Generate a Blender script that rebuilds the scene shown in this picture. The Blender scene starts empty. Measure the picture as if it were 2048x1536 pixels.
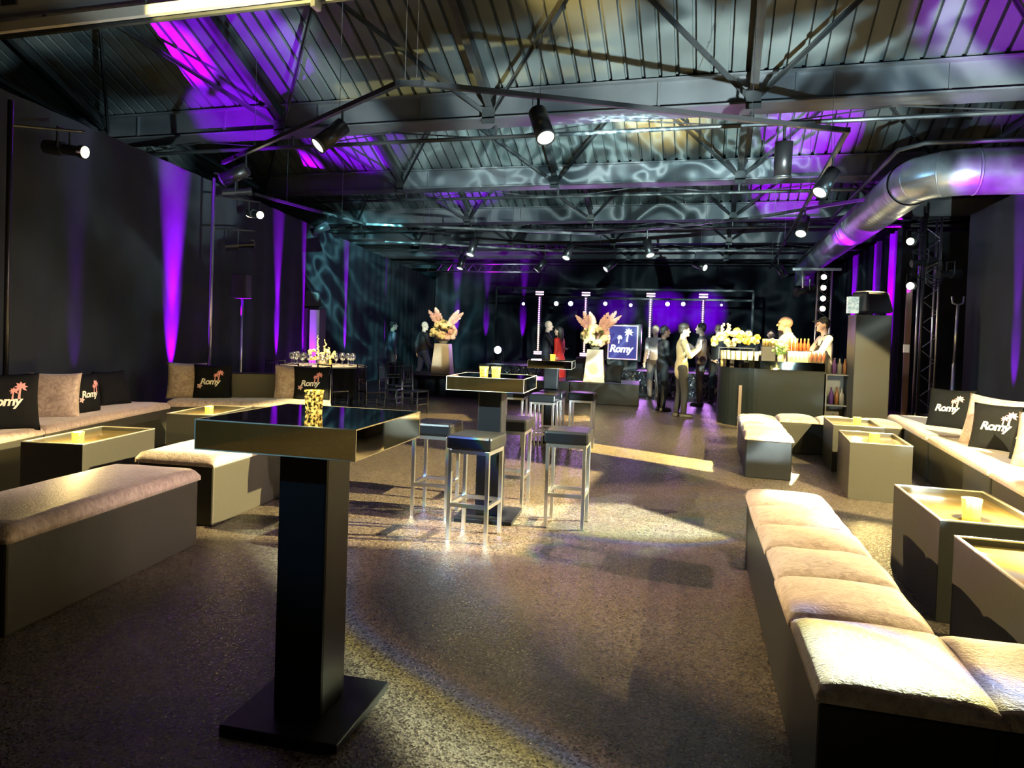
import bpy, bmesh, math, random
from mathutils import Vector, Matrix
random.seed(7)
PI = math.pi
D = bpy.data
S = bpy.context.scene
COL = S.collection

# ------------------------------------------------------------------ camera
F, PITCH, ROLL, CAMH, TH = 1384.0, 0.0209, 0.0338, 1.4172, 0.28
cam = D.objects.new('camera', D.cameras.new('camera'))
COL.objects.link(cam)
cam.data.sensor_width = 36.0
cam.data.lens = 36.0 * F / 2048.0
cam.data.shift_y = -(768 - 699.6) / 2048.0
cam.data.clip_start = 0.05
cam.data.clip_end = 200
_r = Vector((1, 0, 0)); _f = Vector((0, math.cos(PITCH), -math.sin(PITCH))); _u = Vector((0, math.sin(PITCH), math.cos(PITCH)))
_r2 = math.cos(ROLL) * _r + math.sin(ROLL) * _u
_u2 = -math.sin(ROLL) * _r + math.cos(ROLL) * _u
_Z = Matrix.Rotation(TH, 3, 'Z')
_r2, _f, _u2 = _Z @ _r2, _Z @ _f, _Z @ _u2
cam.matrix_world = Matrix(((_r2.x, _u2.x, -_f.x, 0), (_r2.y, _u2.y, -_f.y, 0), (_r2.z, _u2.z, -_f.z, CAMH), (0, 0, 0, 1)))
S.camera = cam

# ------------------------------------------------------------------ world and exposure
S.view_settings.view_transform = 'Standard'
S.view_settings.look = 'None'
S.view_settings.gamma = 1.0
S.view_settings.use_curve_mapping = False
S.view_settings.exposure = 1.3
w = D.worlds.new('world'); S.world = w
w.use_nodes = True
w.node_tree.nodes['Background'].inputs[0].default_value = (0.10, 0.16, 0.30, 1)
w.node_tree.nodes['Background'].inputs[1].default_value = 0.015


def light(kind, name, loc, target=None, energy=100, color=(1, 1, 1), size=0.1, cone=40, blend=0.3, parent=None, gobo=None):
    l = D.lights.new(name, kind)
    l.energy = energy; l.color = color
    if kind in ('POINT', 'SPOT'): l.shadow_soft_size = size
    if kind == 'AREA': l.size = size
    if kind == 'SPOT': l.spot_size = math.radians(cone); l.spot_blend = blend
    o = D.objects.new(name, l); COL.objects.link(o)
    o.location = loc
    if target is not None:
        o.rotation_euler = (Vector(target) - Vector(loc)).to_track_quat('-Z', 'Y').to_euler()
    if parent is not None:
        o.parent = parent
        o.matrix_parent_inverse = parent.matrix_world.inverted() if parent.matrix_world else Matrix()
    if gobo:
        l.use_nodes = True
        nt = l.node_tree
        em = nt.nodes['Emission']
        tc = nt.nodes.new('ShaderNodeTexCoord')
        sp = nt.nodes.new('ShaderNodeSeparateXYZ'); nt.links.new(tc.outputs['Normal'], sp.inputs[0])
        dx = nt.nodes.new('ShaderNodeMath'); dx.operation = 'DIVIDE'; nt.links.new(sp.outputs[0], dx.inputs[0]); nt.links.new(sp.outputs[2], dx.inputs[1])
        dy = nt.nodes.new('ShaderNodeMath'); dy.operation = 'DIVIDE'; nt.links.new(sp.outputs[1], dy.inputs[0]); nt.links.new(sp.outputs[2], dy.inputs[1])
        cb = nt.nodes.new('ShaderNodeCombineXYZ'); nt.links.new(dx.outputs[0], cb.inputs[0]); nt.links.new(dy.outputs[0], cb.inputs[1])
        mp = nt.nodes.new('ShaderNodeMapping'); nt.links.new(cb.outputs[0], mp.inputs[0]); mp.inputs['Scale'].default_value = gobo.get('stretch', (1, 1, 1))
        mp.inputs['Rotation'].default_value = (0, 0, gobo.get('rot', 0))
        mp.inputs['Location'].default_value = (gobo.get('seed', 0), 0, 0)
        nz = nt.nodes.new('ShaderNodeTexNoise'); nz.inputs['Scale'].default_value = gobo.get('scale', 4); nz.inputs['Detail'].default_value = gobo.get('detail', 1.0)
        nz.inputs['Distortion'].default_value = gobo.get('dist', 1.0)
        nt.links.new(mp.outputs[0], nz.inputs['Vector'])
        rp = nt.nodes.new('ShaderNodeValToRGB')
        src = nz.outputs['Fac']
        if gobo.get('web'):
            a = nt.nodes.new('ShaderNodeMath'); a.operation = 'SUBTRACT'; nt.links.new(nz.outputs['Fac'], a.inputs[0]); a.inputs[1].default_value = 0.5
            b = nt.nodes.new('ShaderNodeMath'); b.operation = 'ABSOLUTE'; nt.links.new(a.outputs[0], b.inputs[0])
            c = nt.nodes.new('ShaderNodeMath'); c.operation = 'SUBTRACT'; c.inputs[0].default_value = 1.0; nt.links.new(b.outputs[0], c.inputs[1])
            src = c.outputs[0]
        nt.links.new(src, rp.inputs[0])
        cr = rp.color_ramp
        st = gobo['ramp']
        cr.elements[0].position = st[0][0]; cr.elements[0].color = (*st[0][1], 1)
        cr.elements[1].position = st[-1][0]; cr.elements[1].color = (*st[-1][1], 1)
        for p, cc in st[1:-1]:
            e = cr.elements.new(p); e.color = (*cc, 1)
        nt.links.new(rp.outputs[0], em.inputs['Color'])
        em.inputs['Strength'].default_value = 1.0
        if gobo.get('rect'):            # framing shutters of the profile spot
            last = None
            for src_, half in ((dx, gobo['rect'][0]), (dy, gobo['rect'][1])):
                ab = nt.nodes.new('ShaderNodeMath'); ab.operation = 'ABSOLUTE'; nt.links.new(src_.outputs[0], ab.inputs[0])
                mr = nt.nodes.new('ShaderNodeMapRange'); nt.links.new(ab.outputs[0], mr.inputs[0])
                mr.inputs[1].default_value = half * 0.94; mr.inputs[2].default_value = half; mr.inputs[3].default_value = 1; mr.inputs[4].default_value = 0
                if last is None: last = mr
                else:
                    ml = nt.nodes.new('ShaderNodeMath'); ml.operation = 'MULTIPLY'; nt.links.new(last.outputs[0], ml.inputs[0]); nt.links.new(mr.outputs[0], ml.inputs[1])
                    nt.links.new(ml.outputs[0], em.inputs['Strength'])
    return o


PURPLE = (0.33, 0.0, 1.0)
WARM = (1.0, 0.80, 0.36)
# warm profile spots; the near right ones are out of view and have no fixtures
light('SPOT', 'profile_light', (3.9, 5.7, 3.15), (-3.1, 5.85, 0.0), 8500, WARM, 0.012, 50, 0.0, gobo=dict(ramp=[(0.0, (1, 1, 1)), (1.0, (1, 1, 1))], rect=(0.265, 0.145)))
light('SPOT', 'profile_light', (3.9, 4.9, 3.2), (-4.6, 4.6, 0.3), 1000, (1.0, 0.72, 0.62), 0.03, 32, 0.6)  # added pinkish fill for the left lounge
light('SPOT', 'profile_light', (3.9, 4.6, 3.2), (-1.5, 4.0, 0.0), 45, (1.0, 0.6, 0.4), 0.03, 95, 0.6)  # added weak brown wash over the floor, no source of its own
light('SPOT', 'profile_light', (3.1, 3.2, 3.3), (1.5, 8.9, 0.3), 3600, WARM, 0.012, 38, 0.08)
light('SPOT', 'profile_light', (3.7, 3.0, 3.2), (1.1, 3.6, 0.0), 500, WARM, 0.015, 34, 0.10)
light('SPOT', 'profile_light', (-6.25, 5.35, 3.12), (1.8, 5.0, 0.4), 2300, (1.0, 0.74, 0.62), 0.02, 40, 0.3,
      gobo=dict(scale=2.2, dist=1.2, detail=1.5, seed=11, ramp=[(0.34, (0.30, 0.25, 0.55)), (0.44, (.8, .75, .95)), (0.54, (1, .8, .7)), (0.60, (1, .95, .5)), (0.70, (.8, 1, 1))]))
light('SPOT', 'profile_light', (-7.45, 9.55, 3.2), (0.6, 11.9, 0.7), 1500, (1.0, 0.82, 0.50), 0.02, 34, 0.3)
WH = [(0.0, (1, 1, 1)), (1.0, (1, 1, 1))]
light('SPOT', 'profile_light', (2.0, 13.85, 2.7), (-0.45, 8.45, 0.0), 17000, (1.0, 0.74, 0.22), 0.01, 40, 0.0, gobo=dict(ramp=WH, rect=(0.23, 0.021)))
light('SPOT', 'profile_light', (2.0, 13.85, 2.5), (-2.6, 12.2, 0.0), 7000, (1.0, 0.74, 0.25), 0.01, 40, 0.0, gobo=dict(ramp=WH, rect=(0.16, 0.05)))
light('SPOT', 'profile_light', (2.0, 13.85, 2.3), (-4.3, 10.4, 0.0), 8000, (1.0, 0.74, 0.25), 0.01, 40, 0.0, gobo=dict(ramp=WH, rect=(0.13, 0.03)))
light('SPOT', 'profile_light', (2.95, 12.85, 3.18), (1.0, 12.2, 1.2), 700, WARM, 0.03, 60, 0.4)
# moving heads with rippling water gobos
TEAL = dict(web=True, scale=7, dist=1.3, detail=0.5, ramp=[(0.86, (0.05, 0.08, 0.09)), (0.95, (0.35, 0.45, 0.45)), (0.985, (0.9, 1.0, 0.95)), (1.0, (1.0, 1.0, 1.0))])
light('SPOT', 'moving_head_light', (2.9, 6.6, 3.5), (0.20, 3.60, 0.0), 6300, (0.92, 0.92, 0.72), 0.02, 64, 0.3,
      gobo=dict(rect=(0.52, 0.185), scale=1.3, dist=1.5, detail=0.6, rot=1.9, stretch=(0.6, 1.7, 1), seed=5.0, ramp=[(0.46, (0.02, 0.014, 0.012)), (0.50, (0.12, .08, .07)), (0.525, (0.10, .14, .36)), (0.55, (0.38, .34, .10)), (0.60, (0.85, 0.95, 0.8)), (0.68, (1.0, 1.0, 0.85))]))
light('SPOT', 'moving_head_light', (1.8, 3.0, 0.8), (-1.0, 8.6, 4.9), 5000, (0.72, 0.9, 0.95), 0.03, 95, 0.6,
      gobo=dict(scale=2.8, dist=1.2, detail=2.5, seed=2.0, ramp=[(0.49, (0.008, 0.012, 0.016)), (0.545, (0.25, .30, .32)), (0.60, (1.0, 1.0, 0.92))]))
light('SPOT', 'moving_head_light', (-1.0, 8.0, 2.9), (-2.0, 14.6, 4.7), 3000, (0.75, 0.95, 0.95), 0.01, 80, 0.4, gobo=dict(TEAL, scale=9, seed=9))
light('SPOT', 'moving_head_light', (-5.4, 9.4, 3.55), (-9.6, 18.2, 2.3), 6500, (0.30, 0.75, 0.8), 0.01, 32, 0.5, gobo=dict(TEAL, scale=8, seed=4))
light('SPOT', 'moving_head_light', (2.5, 8.0, 3.0), (-7.4, 9.4, 2.0), 300, (0.3, 0.65, 0.75), 0.02, 60, 0.6,
      gobo=dict(scale=3.0, dist=1.5, detail=1.5, seed=7.0, ramp=[(0.46, (0.02, 0.03, 0.04)), (0.6, (0.8, .9, .9))]))
light('SPOT', 'moving_head_light', (-5.5, 7.5, 3.0), (4.0, 11.0, 1.8), 1100, (0.25, 0.5, 0.75), 0.02, 44, 0.6,
      gobo=dict(scale=3.0, dist=1.5, detail=1.5, seed=17.0, ramp=[(0.36, (0.12, 0.16, 0.2)), (0.62, (0.8, .9, .9))]))
light('SPOT', 'moving_head_light', (-3.6, 1.2, 3.3), (-1.35, 5.0, 0.45), 1500, (0.85, 0.95, 1.0), 0.008, 24, 0.3,
      gobo=dict(scale=9, dist=0.8, detail=0.5, seed=21, ramp=[(0.36, (0.10, 0.12, 0.18)), (0.44, (.15, .25, .9)), (0.48, (.3, .9, .8)), (0.52, (1, .95, .4)), (0.57, (1, .75, .6)), (0.62, (.8, 1, 1))]))
light('SPOT', 'moving_head_light', (-3.2, -0.6, 2.6), (-1.38, 2.3, 0.85), 150, (0.14, 0.45, 0.75), 0.03, 15, 0.9)
# unseen lamps added behind the camera so tabletop sides mirror a lit floor
light('SPOT', 'profile_light', (2.6, -5.0, 3.6), (-0.9, -4.2, 0.0), 2600, (1.0, 0.78, 0.30), 0.05, 70, 0.8)
light('SPOT', 'profile_light', (2.6, -11.0, 3.6), (-3.0, -11.0, 0.0), 3500, (1.0, 0.80, 0.32), 0.05, 80, 0.5)
# the lit roof bay (warm patch) and the warm gutter
light('SPOT', 'profile_light', (-1.9, 8.4, 2.9), (-1.0, 11.9, 5.3), 4500, (1.0, 0.66, 0.18), 0.02, 24, 0.8)
light('SPOT', 'profile_light', (-4.6, 1.0, 3.3), (-3.9, 5.18, 4.20), 2600, (1.0, 0.80, 0.28), 0.02, 30, 0.0, gobo=dict(ramp=[(0.0, (1, 1, 1)), (1.0, (1, 1, 1))], rect=(0.26, 0.03)))
light('SPOT', 'profile_light', (-2.0, 3.2, 3.1), (-1.6, 7.5, 5.4), 2600, (1.0, 0.68, 0.2), 0.02, 18, 0.9)

# ------------------------------------------------------------------ materials
MATS = {}


def mat(name, color, rough=0.5, metal=0.0, spec=0.5, bump=0.0, bscale=50, var=0.0, vscale=8, emit=None, estr=0, sheen=0, coat=0, stretch=None, bdist=0.01, coord='Object'):
    if name in MATS: return MATS[name]
    m = D.materials.new(name); m.use_nodes = True
    nt = m.node_tree; b = nt.nodes['Principled BSDF']
    b.inputs['Base Color'].default_value = (*color, 1)
    b.inputs['Roughness'].default_value = rough
    b.inputs['Metallic'].default_value = metal
    b.inputs['Specular IOR Level'].default_value = spec
    if sheen: b.inputs['Sheen Weight'].default_value = sheen
    if coat: b.inputs['Coat Weight'].default_value = coat; b.inputs['Coat Roughness'].default_value = 0.05
    if emit: b.inputs['Emission Color'].default_value = (*emit, 1); b.inputs['Emission Strength'].default_value = estr
    tc = nt.nodes.new('ShaderNodeTexCoord')
    mp = nt.nodes.new('ShaderNodeMapping'); nt.links.new(tc.outputs[coord], mp.inputs[0])
    if stretch: mp.inputs['Scale'].default_value = stretch
    if var:
        n = nt.nodes.new('ShaderNodeTexNoise'); n.inputs['Scale'].default_value = vscale; n.inputs['Detail'].default_value = 4
        nt.links.new(mp.outputs[0], n.inputs['Vector'])
        r = nt.nodes.new('ShaderNodeValToRGB')
        r.color_ramp.elements[0].position = 0.35; r.color_ramp.elements[1].position = 0.68
        r.color_ramp.elements[0].color = (*[max(0, c * (1 - var)) for c in color], 1)
        r.color_ramp.elements[1].color = (*[min(1, c * (1 + var)) for c in color], 1)
        nt.links.new(n.outputs['Fac'], r.inputs[0]); nt.links.new(r.outputs[0], b.inputs['Base Color'])
    if bump:
        n = nt.nodes.new('ShaderNodeTexNoise'); n.inputs['Scale'].default_value = bscale; n.inputs['Detail'].default_value = 3
        nt.links.new(mp.outputs[0], n.inputs['Vector'])
        bp = nt.nodes.new('ShaderNodeBump'); bp.inputs['Strength'].default_value = bump; bp.inputs['Distance'].default_value = bdist
        nt.links.new(n.outputs['Fac'], bp.inputs['Height']); nt.links.new(bp.outputs[0], b.inputs['Normal'])
    MATS[name] = m
    return m


def emat(name, color, strength):
    return mat(name, (0.02, 0.02, 0.02), 0.4, emit=color, estr=strength)


def glassmat(name, tint=(1, 1, 1), mixfac=0.25, rough=0.03, emit=None, estr=0):
    if name in MATS: return MATS[name]
    m = D.materials.new(name); m.use_nodes = True
    nt = m.node_tree; nt.nodes.remove(nt.nodes['Principled BSDF'])
    out = nt.nodes['Material Output']
    tr = nt.nodes.new('ShaderNodeBsdfTransparent'); tr.inputs[0].default_value = (*tint, 1)
    gl = nt.nodes.new('ShaderNodeBsdfGlossy'); gl.inputs['Roughness'].default_value = rough
    lw = nt.nodes.new('ShaderNodeLayerWeight'); lw.inputs[0].default_value = mixfac
    mx = nt.nodes.new('ShaderNodeMixShader')
    nt.links.new(lw.outputs['Facing'], mx.inputs[0]); nt.links.new(tr.outputs[0], mx.inputs[1]); nt.links.new(gl.outputs[0], mx.inputs[2])
    nt.links.new(mx.outputs[0], out.inputs[0])
    MATS[name] = m
    return m


LEATHER = mat('black_leatherette', (0.007, 0.008, 0.010), 0.36, spec=0.22, bump=0.25, bscale=260, bdist=0.002)
BOXLEATHER = mat('matt_black_cover', (0.032, 0.031, 0.026), 0.5, spec=0.3, bump=0.2, bscale=30, bdist=0.004)
SATIN = mat('pale_satin', (0.45, 0.38, 0.27), 0.38, var=0.08, vscale=5)
MIRROR = mat('black_mirror_laminate', (0.48, 0.45, 0.36), 0.03, metal=1.0)
GLASSTOP = mat('smoked_glass_top', (0.34, 0.25, 0.09), 0.2, metal=0.6, spec=1.0)
EDGE = mat('polished_edge', (0.75, 0.72, 0.62), 0.25, metal=0.7)
STEEL = mat('brushed_steel', (0.72, 0.74, 0.76), 0.28, metal=1.0)
DSTEEL = mat('dark_painted_steel', (0.03, 0.033, 0.036), 0.4, metal=0.3, var=0.3, vscale=3)
BLACKMETAL = mat('black_metal', (0.012, 0.012, 0.014), 0.35, metal=0.4)
BLACKPL = mat('black_plastic', (0.015, 0.015, 0.018), 0.5)
TRACKBLK = mat('track_black', (0.02, 0.02, 0.022), 0.35, metal=0.3)
PILLOWBLK = mat('black_cushion_cotton', (0.004, 0.005, 0.007), 0.8, spec=0.2, bump=0.5, bscale=14, bdist=0.02)
WHITEPRINT = mat('white_print', (0.85, 0.84, 0.8), 0.6)
PINKPRINT = mat('pink_print', (0.8, 0.35, 0.36), 0.6)
DRAPE = mat('black_molton_drape', (0.013, 0.017, 0.022), 0.8, spec=0.25, var=0.25, vscale=1.5)
WALLDARK = mat('dark_wall', (0.012, 0.018, 0.026), 0.9)
TRUSSAL = mat('aluminium_truss', (0.55, 0.56, 0.58), 0.3, metal=1.0)
SKIN = mat('skin', (0.52, 0.30, 0.21), 0.5, var=0.1, vscale=20)
SKINP = mat('pale_skin', (0.68, 0.44, 0.32), 0.5, var=0.1, vscale=20)
SKIND = mat('dark_skin', (0.22, 0.11, 0.07), 0.5, var=0.1, vscale=20)
HAIRD = mat('dark_hair', (0.015, 0.012, 0.010), 0.55, bump=0.8, bscale=60)
HAIRG = mat('grey_hair', (0.30, 0.28, 0.25), 0.6, bump=0.8, bscale=60)
HAIRB = mat('pale_hair', (0.50, 0.40, 0.28), 0.6, bump=0.8, bscale=60)
EYE = mat('eye', (0.02, 0.015, 0.01), 0.2)
LENS = emat('lamp_lens', (1.0, 0.88, 0.50), 14)
LENSDIM = mat('dim_lens', (0.55, 0.6, 0.55), 0.3, metal=0.0, emit=(0.9, 1.0, 0.85), estr=0.55)
LENSCOOL = emat('cool_lens', (0.65, 0.9, 1.0), 9)


def velvet():
    m = D.materials.new('crushed_velvet'); m.use_nodes = True
    nt = m.node_tree; b = nt.nodes['Principled BSDF']
    tc = nt.nodes.new('ShaderNodeTexCoord')
    mp = nt.nodes.new('ShaderNodeMapping'); nt.links.new(tc.outputs['Object'], mp.inputs[0]); mp.inputs['Scale'].default_value = (1.0, 1.8, 1.0)
    n1 = nt.nodes.new('ShaderNodeTexNoise'); n1.inputs['Scale'].default_value = 16; n1.inputs['Detail'].default_value = 8; n1.inputs['Distortion'].default_value = 1.5; n1.inputs['Roughness'].default_value = 0.65
    nt.links.new(mp.outputs[0], n1.inputs['Vector'])
    r = nt.nodes.new('ShaderNodeValToRGB')
    r.color_ramp.elements[0].position = 0.32; r.color_ramp.elements[0].color = (0.30, 0.22, 0.185, 1)
    r.color_ramp.elements[1].position = 0.70; r.color_ramp.elements[1].color = (0.62, 0.52, 0.46, 1)
    nt.links.new(n1.outputs['Fac'], r.inputs[0]); nt.links.new(r.outputs[0], b.inputs['Base Color'])
    b.inputs['Roughness'].default_value = 0.45; b.inputs['Sheen Weight'].default_value = 0.5; b.inputs['Sheen Roughness'].default_value = 0.35
    n2 = nt.nodes.new('ShaderNodeTexNoise'); n2.inputs['Scale'].default_value = 70; n2.inputs['Detail'].default_value = 5; n2.inputs['Distortion'].default_value = 1.0
    nt.links.new(mp.outputs[0], n2.inputs['Vector'])
    bp = nt.nodes.new('ShaderNodeBump'); bp.inputs['Strength'].default_value = 0.55; bp.inputs['Distance'].default_value = 0.008
    nt.links.new(n2.outputs['Fac'], bp.inputs['Height']); nt.links.new(bp.outputs[0], b.inputs['Normal'])
    return m


VELVET = velvet()


def floormat():
    m = D.materials.new('speckled_asphalt_floor'); m.use_nodes = True
    nt = m.node_tree; b = nt.nodes['Principled BSDF']
    tc = nt.nodes.new('ShaderNodeTexCoord')
    v = nt.nodes.new('ShaderNodeTexVoronoi'); v.inputs['Scale'].default_value = 120
    nt.links.new(tc.outputs['Object'], v.inputs['Vector'])
    r = nt.nodes.new('ShaderNodeValToRGB')
    r.color_ramp.elements[0].position = 0.10; r.color_ramp.elements[0].color = (0.022, 0.016, 0.013, 1)
    r.color_ramp.elements[1].position = 0.95; r.color_ramp.elements[1].color = (0.15, 0.125, 0.10, 1)
    sx = nt.nodes.new('ShaderNodeSeparateColor'); nt.links.new(v.outputs['Color'], sx.inputs[0])
    nt.links.new(sx.outputs[0], r.inputs[0])
    n = nt.nodes.new('ShaderNodeTexNoise'); n.inputs['Scale'].default_value = 0.7; n.inputs['Detail'].default_value = 4
    nt.links.new(tc.outputs['Object'], n.inputs['Vector'])
    mr = nt.nodes.new('ShaderNodeMapRange'); mr.inputs[1].default_value = 0.3; mr.inputs[2].default_value = 0.7; mr.inputs[3].default_value = 0.75; mr.inputs[4].default_value = 1.2
    nt.links.new(n.outputs['Fac'], mr.inputs[0])
    mx = nt.nodes.new('ShaderNodeMix'); mx.data_type = 'RGBA'; mx.blend_type = 'MULTIPLY'; mx.inputs[0].default_value = 1
    nt.links.new(r.outputs[0], mx.inputs[6]); nt.links.new(mr.outputs[0], mx.inputs[7])
    nt.links.new(mx.outputs[2], b.inputs['Base Color'])
    rr = nt.nodes.new('ShaderNodeMapRange'); rr.inputs[3].default_value = 0.16; rr.inputs[4].default_value = 0.5
    nt.links.new(sx.outputs[1], rr.inputs[0]); nt.links.new(rr.outputs[0], b.inputs['Roughness'])
    bp = nt.nodes.new('ShaderNodeBump'); bp.inputs['Strength'].default_value = 0.5; bp.inputs['Distance'].default_value = 0.003
    nt.links.new(v.outputs['Distance'], bp.inputs['Height']); nt.links.new(bp.outputs[0], b.inputs['Normal'])
    b.inputs['Specular IOR Level'].default_value = 0.6
    return m


FLOOR = floormat()
ROOFM = mat('roof_sheet_metal', (0.065, 0.077, 0.08), 0.5, metal=0.1, var=0.25, vscale=1.2)
GUTM = mat('gutter_metal', (0.085, 0.09, 0.10), 0.4, metal=0.2, var=0.2, vscale=1.5)
DUCTM = mat('galvanised_duct', (0.42, 0.45, 0.47), 0.36, metal=0.7, var=0.2, vscale=4)


# ------------------------------------------------------------------ mesh builder
class MB:
    def __init__(s): s.v = []; s.f = []; s.mi = []; s.k = 0
    def add(s, vs, fs):
        n = len(s.v); s.v += [tuple(p) for p in vs]; s.f += [tuple(i + n for i in f) for f in fs]; s.mi += [s.k] * len(fs)
        return s
    def box(s, cx, cy, cz, sx, sy, sz, rot=0, top=(1, 1)):
        vs = []
        for z, t in ((-.5, (1, 1)), (.5, top)):
            for x, y in ((-.5, -.5), (.5, -.5), (.5, .5), (-.5, .5)):
                X, Y = x * sx * t[0], y * sy * t[1]
                vs.append((cx + X * math.cos(rot) - Y * math.sin(rot), cy + X * math.sin(rot) + Y * math.cos(rot), cz + z * sz))
        return s.add(vs, [(0, 3, 2, 1), (4, 5, 6, 7), (0, 1, 5, 4), (1, 2, 6, 5), (2, 3, 7, 6), (3, 0, 4, 7)])
    def bar(s, p0, p1, w, h=None, up=(0, 0, 1)):
        h = h or w
        p0, p1 = Vector(p0), Vector(p1); d = (p1 - p0).normalized()
        a = d.cross(Vector(up))
        if a.length < 1e-4: a = Vector((1, 0, 0))
        a.normalize(); b = a.cross(d)
        vs = []
        for p in (p0, p1):
            for x, y in ((-.5, -.5), (.5, -.5), (.5, .5), (-.5, .5)): vs.append(p + a * x * w + b * y * h)
        return s.add(vs, [(0, 1, 2, 3), (7, 6, 5, 4), (0, 4, 5, 1), (1, 5, 6, 2), (2, 6, 7, 3), (3, 7, 4, 0)])
    def tube(s, pts, r, n=8, caps=True):
        pts = [Vector(p) for p in pts]; rs = r if isinstance(r, (list, tuple)) else [r] * len(pts)
        rings = []; a = None
        for i, p in enumerate(pts):
            d = (pts[min(i + 1, len(pts) - 1)] - pts[max(i - 1, 0)]).normalized()
            if a is None:
                a = d.cross(Vector((0, 0, 1)))
                if a.length < 1e-3: a = Vector((1, 0, 0))
            a = (a - d * a.dot(d)).normalized(); b = d.cross(a)
            rings.append([p + (a * math.cos(2 * PI * k / n) + b * math.sin(2 * PI * k / n)) * rs[i] for k in range(n)])
        vs = [v for rg in rings for v in rg]; fs = []
        for i in range(len(pts) - 1):
            for k in range(n):
                fs.append((i * n + k, i * n + (k + 1) % n, (i + 1) * n + (k + 1) % n, (i + 1) * n + k))
        if caps: fs.append(tuple(range(n - 1, -1, -1))); fs.append(tuple((len(pts) - 1) * n + k for k in range(n)))
        return s.add(vs, fs)
    def lathe(s, prof, cx=0, cy=0, n=20, mod=None, cap=True):
        vs = []; fs = []
        for (r, z) in prof:
            for k in range(n):
                a = 2 * PI * k / n; rr = r * (mod(a) if mod else 1)
                vs.append((cx + rr * math.cos(a), cy + rr * math.sin(a), z))
        for i in range(len(prof) - 1):
            for k in range(n): fs.append((i * n + k, i * n + (k + 1) % n, (i + 1) * n + (k + 1) % n, (i + 1) * n + k))
        if cap: fs.append(tuple(range(n - 1, -1, -1))); fs.append(tuple((len(prof) - 1) * n + k for k in range(n)))
        return s.add(vs, fs)
    def ell(s, c, r, n=12, m=8, rot=None):
        vs = []; fs = []
        c = Vector(c)
        for i in range(m + 1):
            t = PI * i / m
            for k in range(n):
                a = 2 * PI * k / n
                p = Vector((r[0] * math.sin(t) * math.cos(a), r[1] * math.sin(t) * math.sin(a), -r[2] * math.cos(t)))
                if rot: p = rot @ p
                vs.append(c + p)
        for i in range(m):
            for k in range(n):
                q = [i * n + k, i * n + (k + 1) % n, (i + 1) * n + (k + 1) % n, (i + 1) * n + k]
                fs.append(tuple(q))
        return s.add(vs, fs)
    def cap(s, p0, p1, r0, r1, n=12, ey=1.0):
        # tapered capsule, ey squashes the second axis
        p0, p1 = Vector(p0), Vector(p1); d = (p1 - p0)
        L = d.length
        if L < 1e-6: return s.ell(p0, (r0, r0 * ey, r0))
        d /= L
        a = Vector((1, 0, 0)); a = a - d * a.dot(d)
        if a.length < 0.1: a = Vector((0, 1, 0)) - d * d.y
        a.normalize(); b = d.cross(a)
        rings = []
        for t in (-90, -60, -30, 0): rings.append((p0 + d * r0 * math.sin(math.radians(t)), r0 * math.cos(math.radians(t))))
        for t in (0, 30, 60, 90): rings.append((p1 + d * r1 * math.sin(math.radians(t)), r1 * math.cos(math.radians(t))))
        vs = []; fs = []
        for p, r in rings:
            r = max(r, 1e-4)
            for k in range(n):
                q = 2 * PI * k / n
                vs.append(p + a * r * math.cos(q) + b * r * ey * math.sin(q))
        for i in range(len(rings) - 1):
            for k in range(n): fs.append((i * n + k, i * n + (k + 1) % n, (i + 1) * n + (k + 1) % n, (i + 1) * n + k))
        return s.add(vs, fs)
    def build(s, name, m, parent=None, smooth=False, bevel=0, loc=None, rotz=0, remesh=0, sm=0):
        me = D.meshes.new(name); me.from_pydata(s.v, [], s.f)
        ms = m if isinstance(m, (list, tuple)) else [m]
        for x in ms: me.materials.append(x)
        if len(ms) > 1: me.polygons.foreach_set('material_index', s.mi)
        bm = bmesh.new(); bm.from_mesh(me)
        if smooth: bmesh.ops.remove_doubles(bm, verts=bm.verts, dist=1e-5)
        bmesh.ops.recalc_face_normals(bm, faces=bm.faces); bm.to_mesh(me); bm.free()
        if smooth: me.polygons.foreach_set('use_smooth', [True] * len(me.polygons))
        me.update()
        o = D.objects.new(name, me); COL.objects.link(o)
        if loc: o.location = loc
        o.rotation_euler.z = rotz
        if parent is not None: o.parent = parent
        if remesh:
            md = o.modifiers.new('remesh', 'REMESH'); md.mode = 'VOXEL'; md.voxel_size = remesh; md.use_smooth_shade = True
            if sm:
                s2 = o.modifiers.new('smooth', 'SMOOTH'); s2.factor = 0.5; s2.iterations = sm
        if bevel:
            md = o.modifiers.new('bevel', 'BEVEL'); md.width = bevel; md.segments = 2; md.limit_method = 'ANGLE'; md.angle_limit = 0.7
        return o


def tag(o, label, cat, group=None, kind=None):
    if label: o['label'] = label
    if cat: o['category'] = cat
    if group: o['group'] = group
    if kind: o['kind'] = kind
    return o


def thing(name, label, cat, loc=(0, 0, 0), rz=0, group=None, kind=None):
    o = D.objects.new(name, None); COL.objects.link(o)
    o.empty_display_size = 0.1
    o.location = loc; o.rotation_euler.z = rz
    return tag(o, label, cat, group, kind)


def kids(o): return [c for c in COL.objects if c.parent == o]


def dup(root, loc, rz=0, label=None, scale=None, group=None, rx=None):
    def rec(o, par):
        c = o.copy(); COL.objects.link(c)
        if par is not None: c.parent = par
        for ch in list(o.children): rec(ch, c)
        return c
    r = rec(root, None)
    r.location = loc
    r.rotation_euler.z = rz
    if rx is not None: r.rotation_euler.x = rx
    if scale: r.scale = scale if isinstance(scale, tuple) else (scale,) * 3
    if label: r['label'] = label
    if group: r['group'] = group
    return r


def struct(o): o['kind'] = 'structure'; return o


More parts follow.
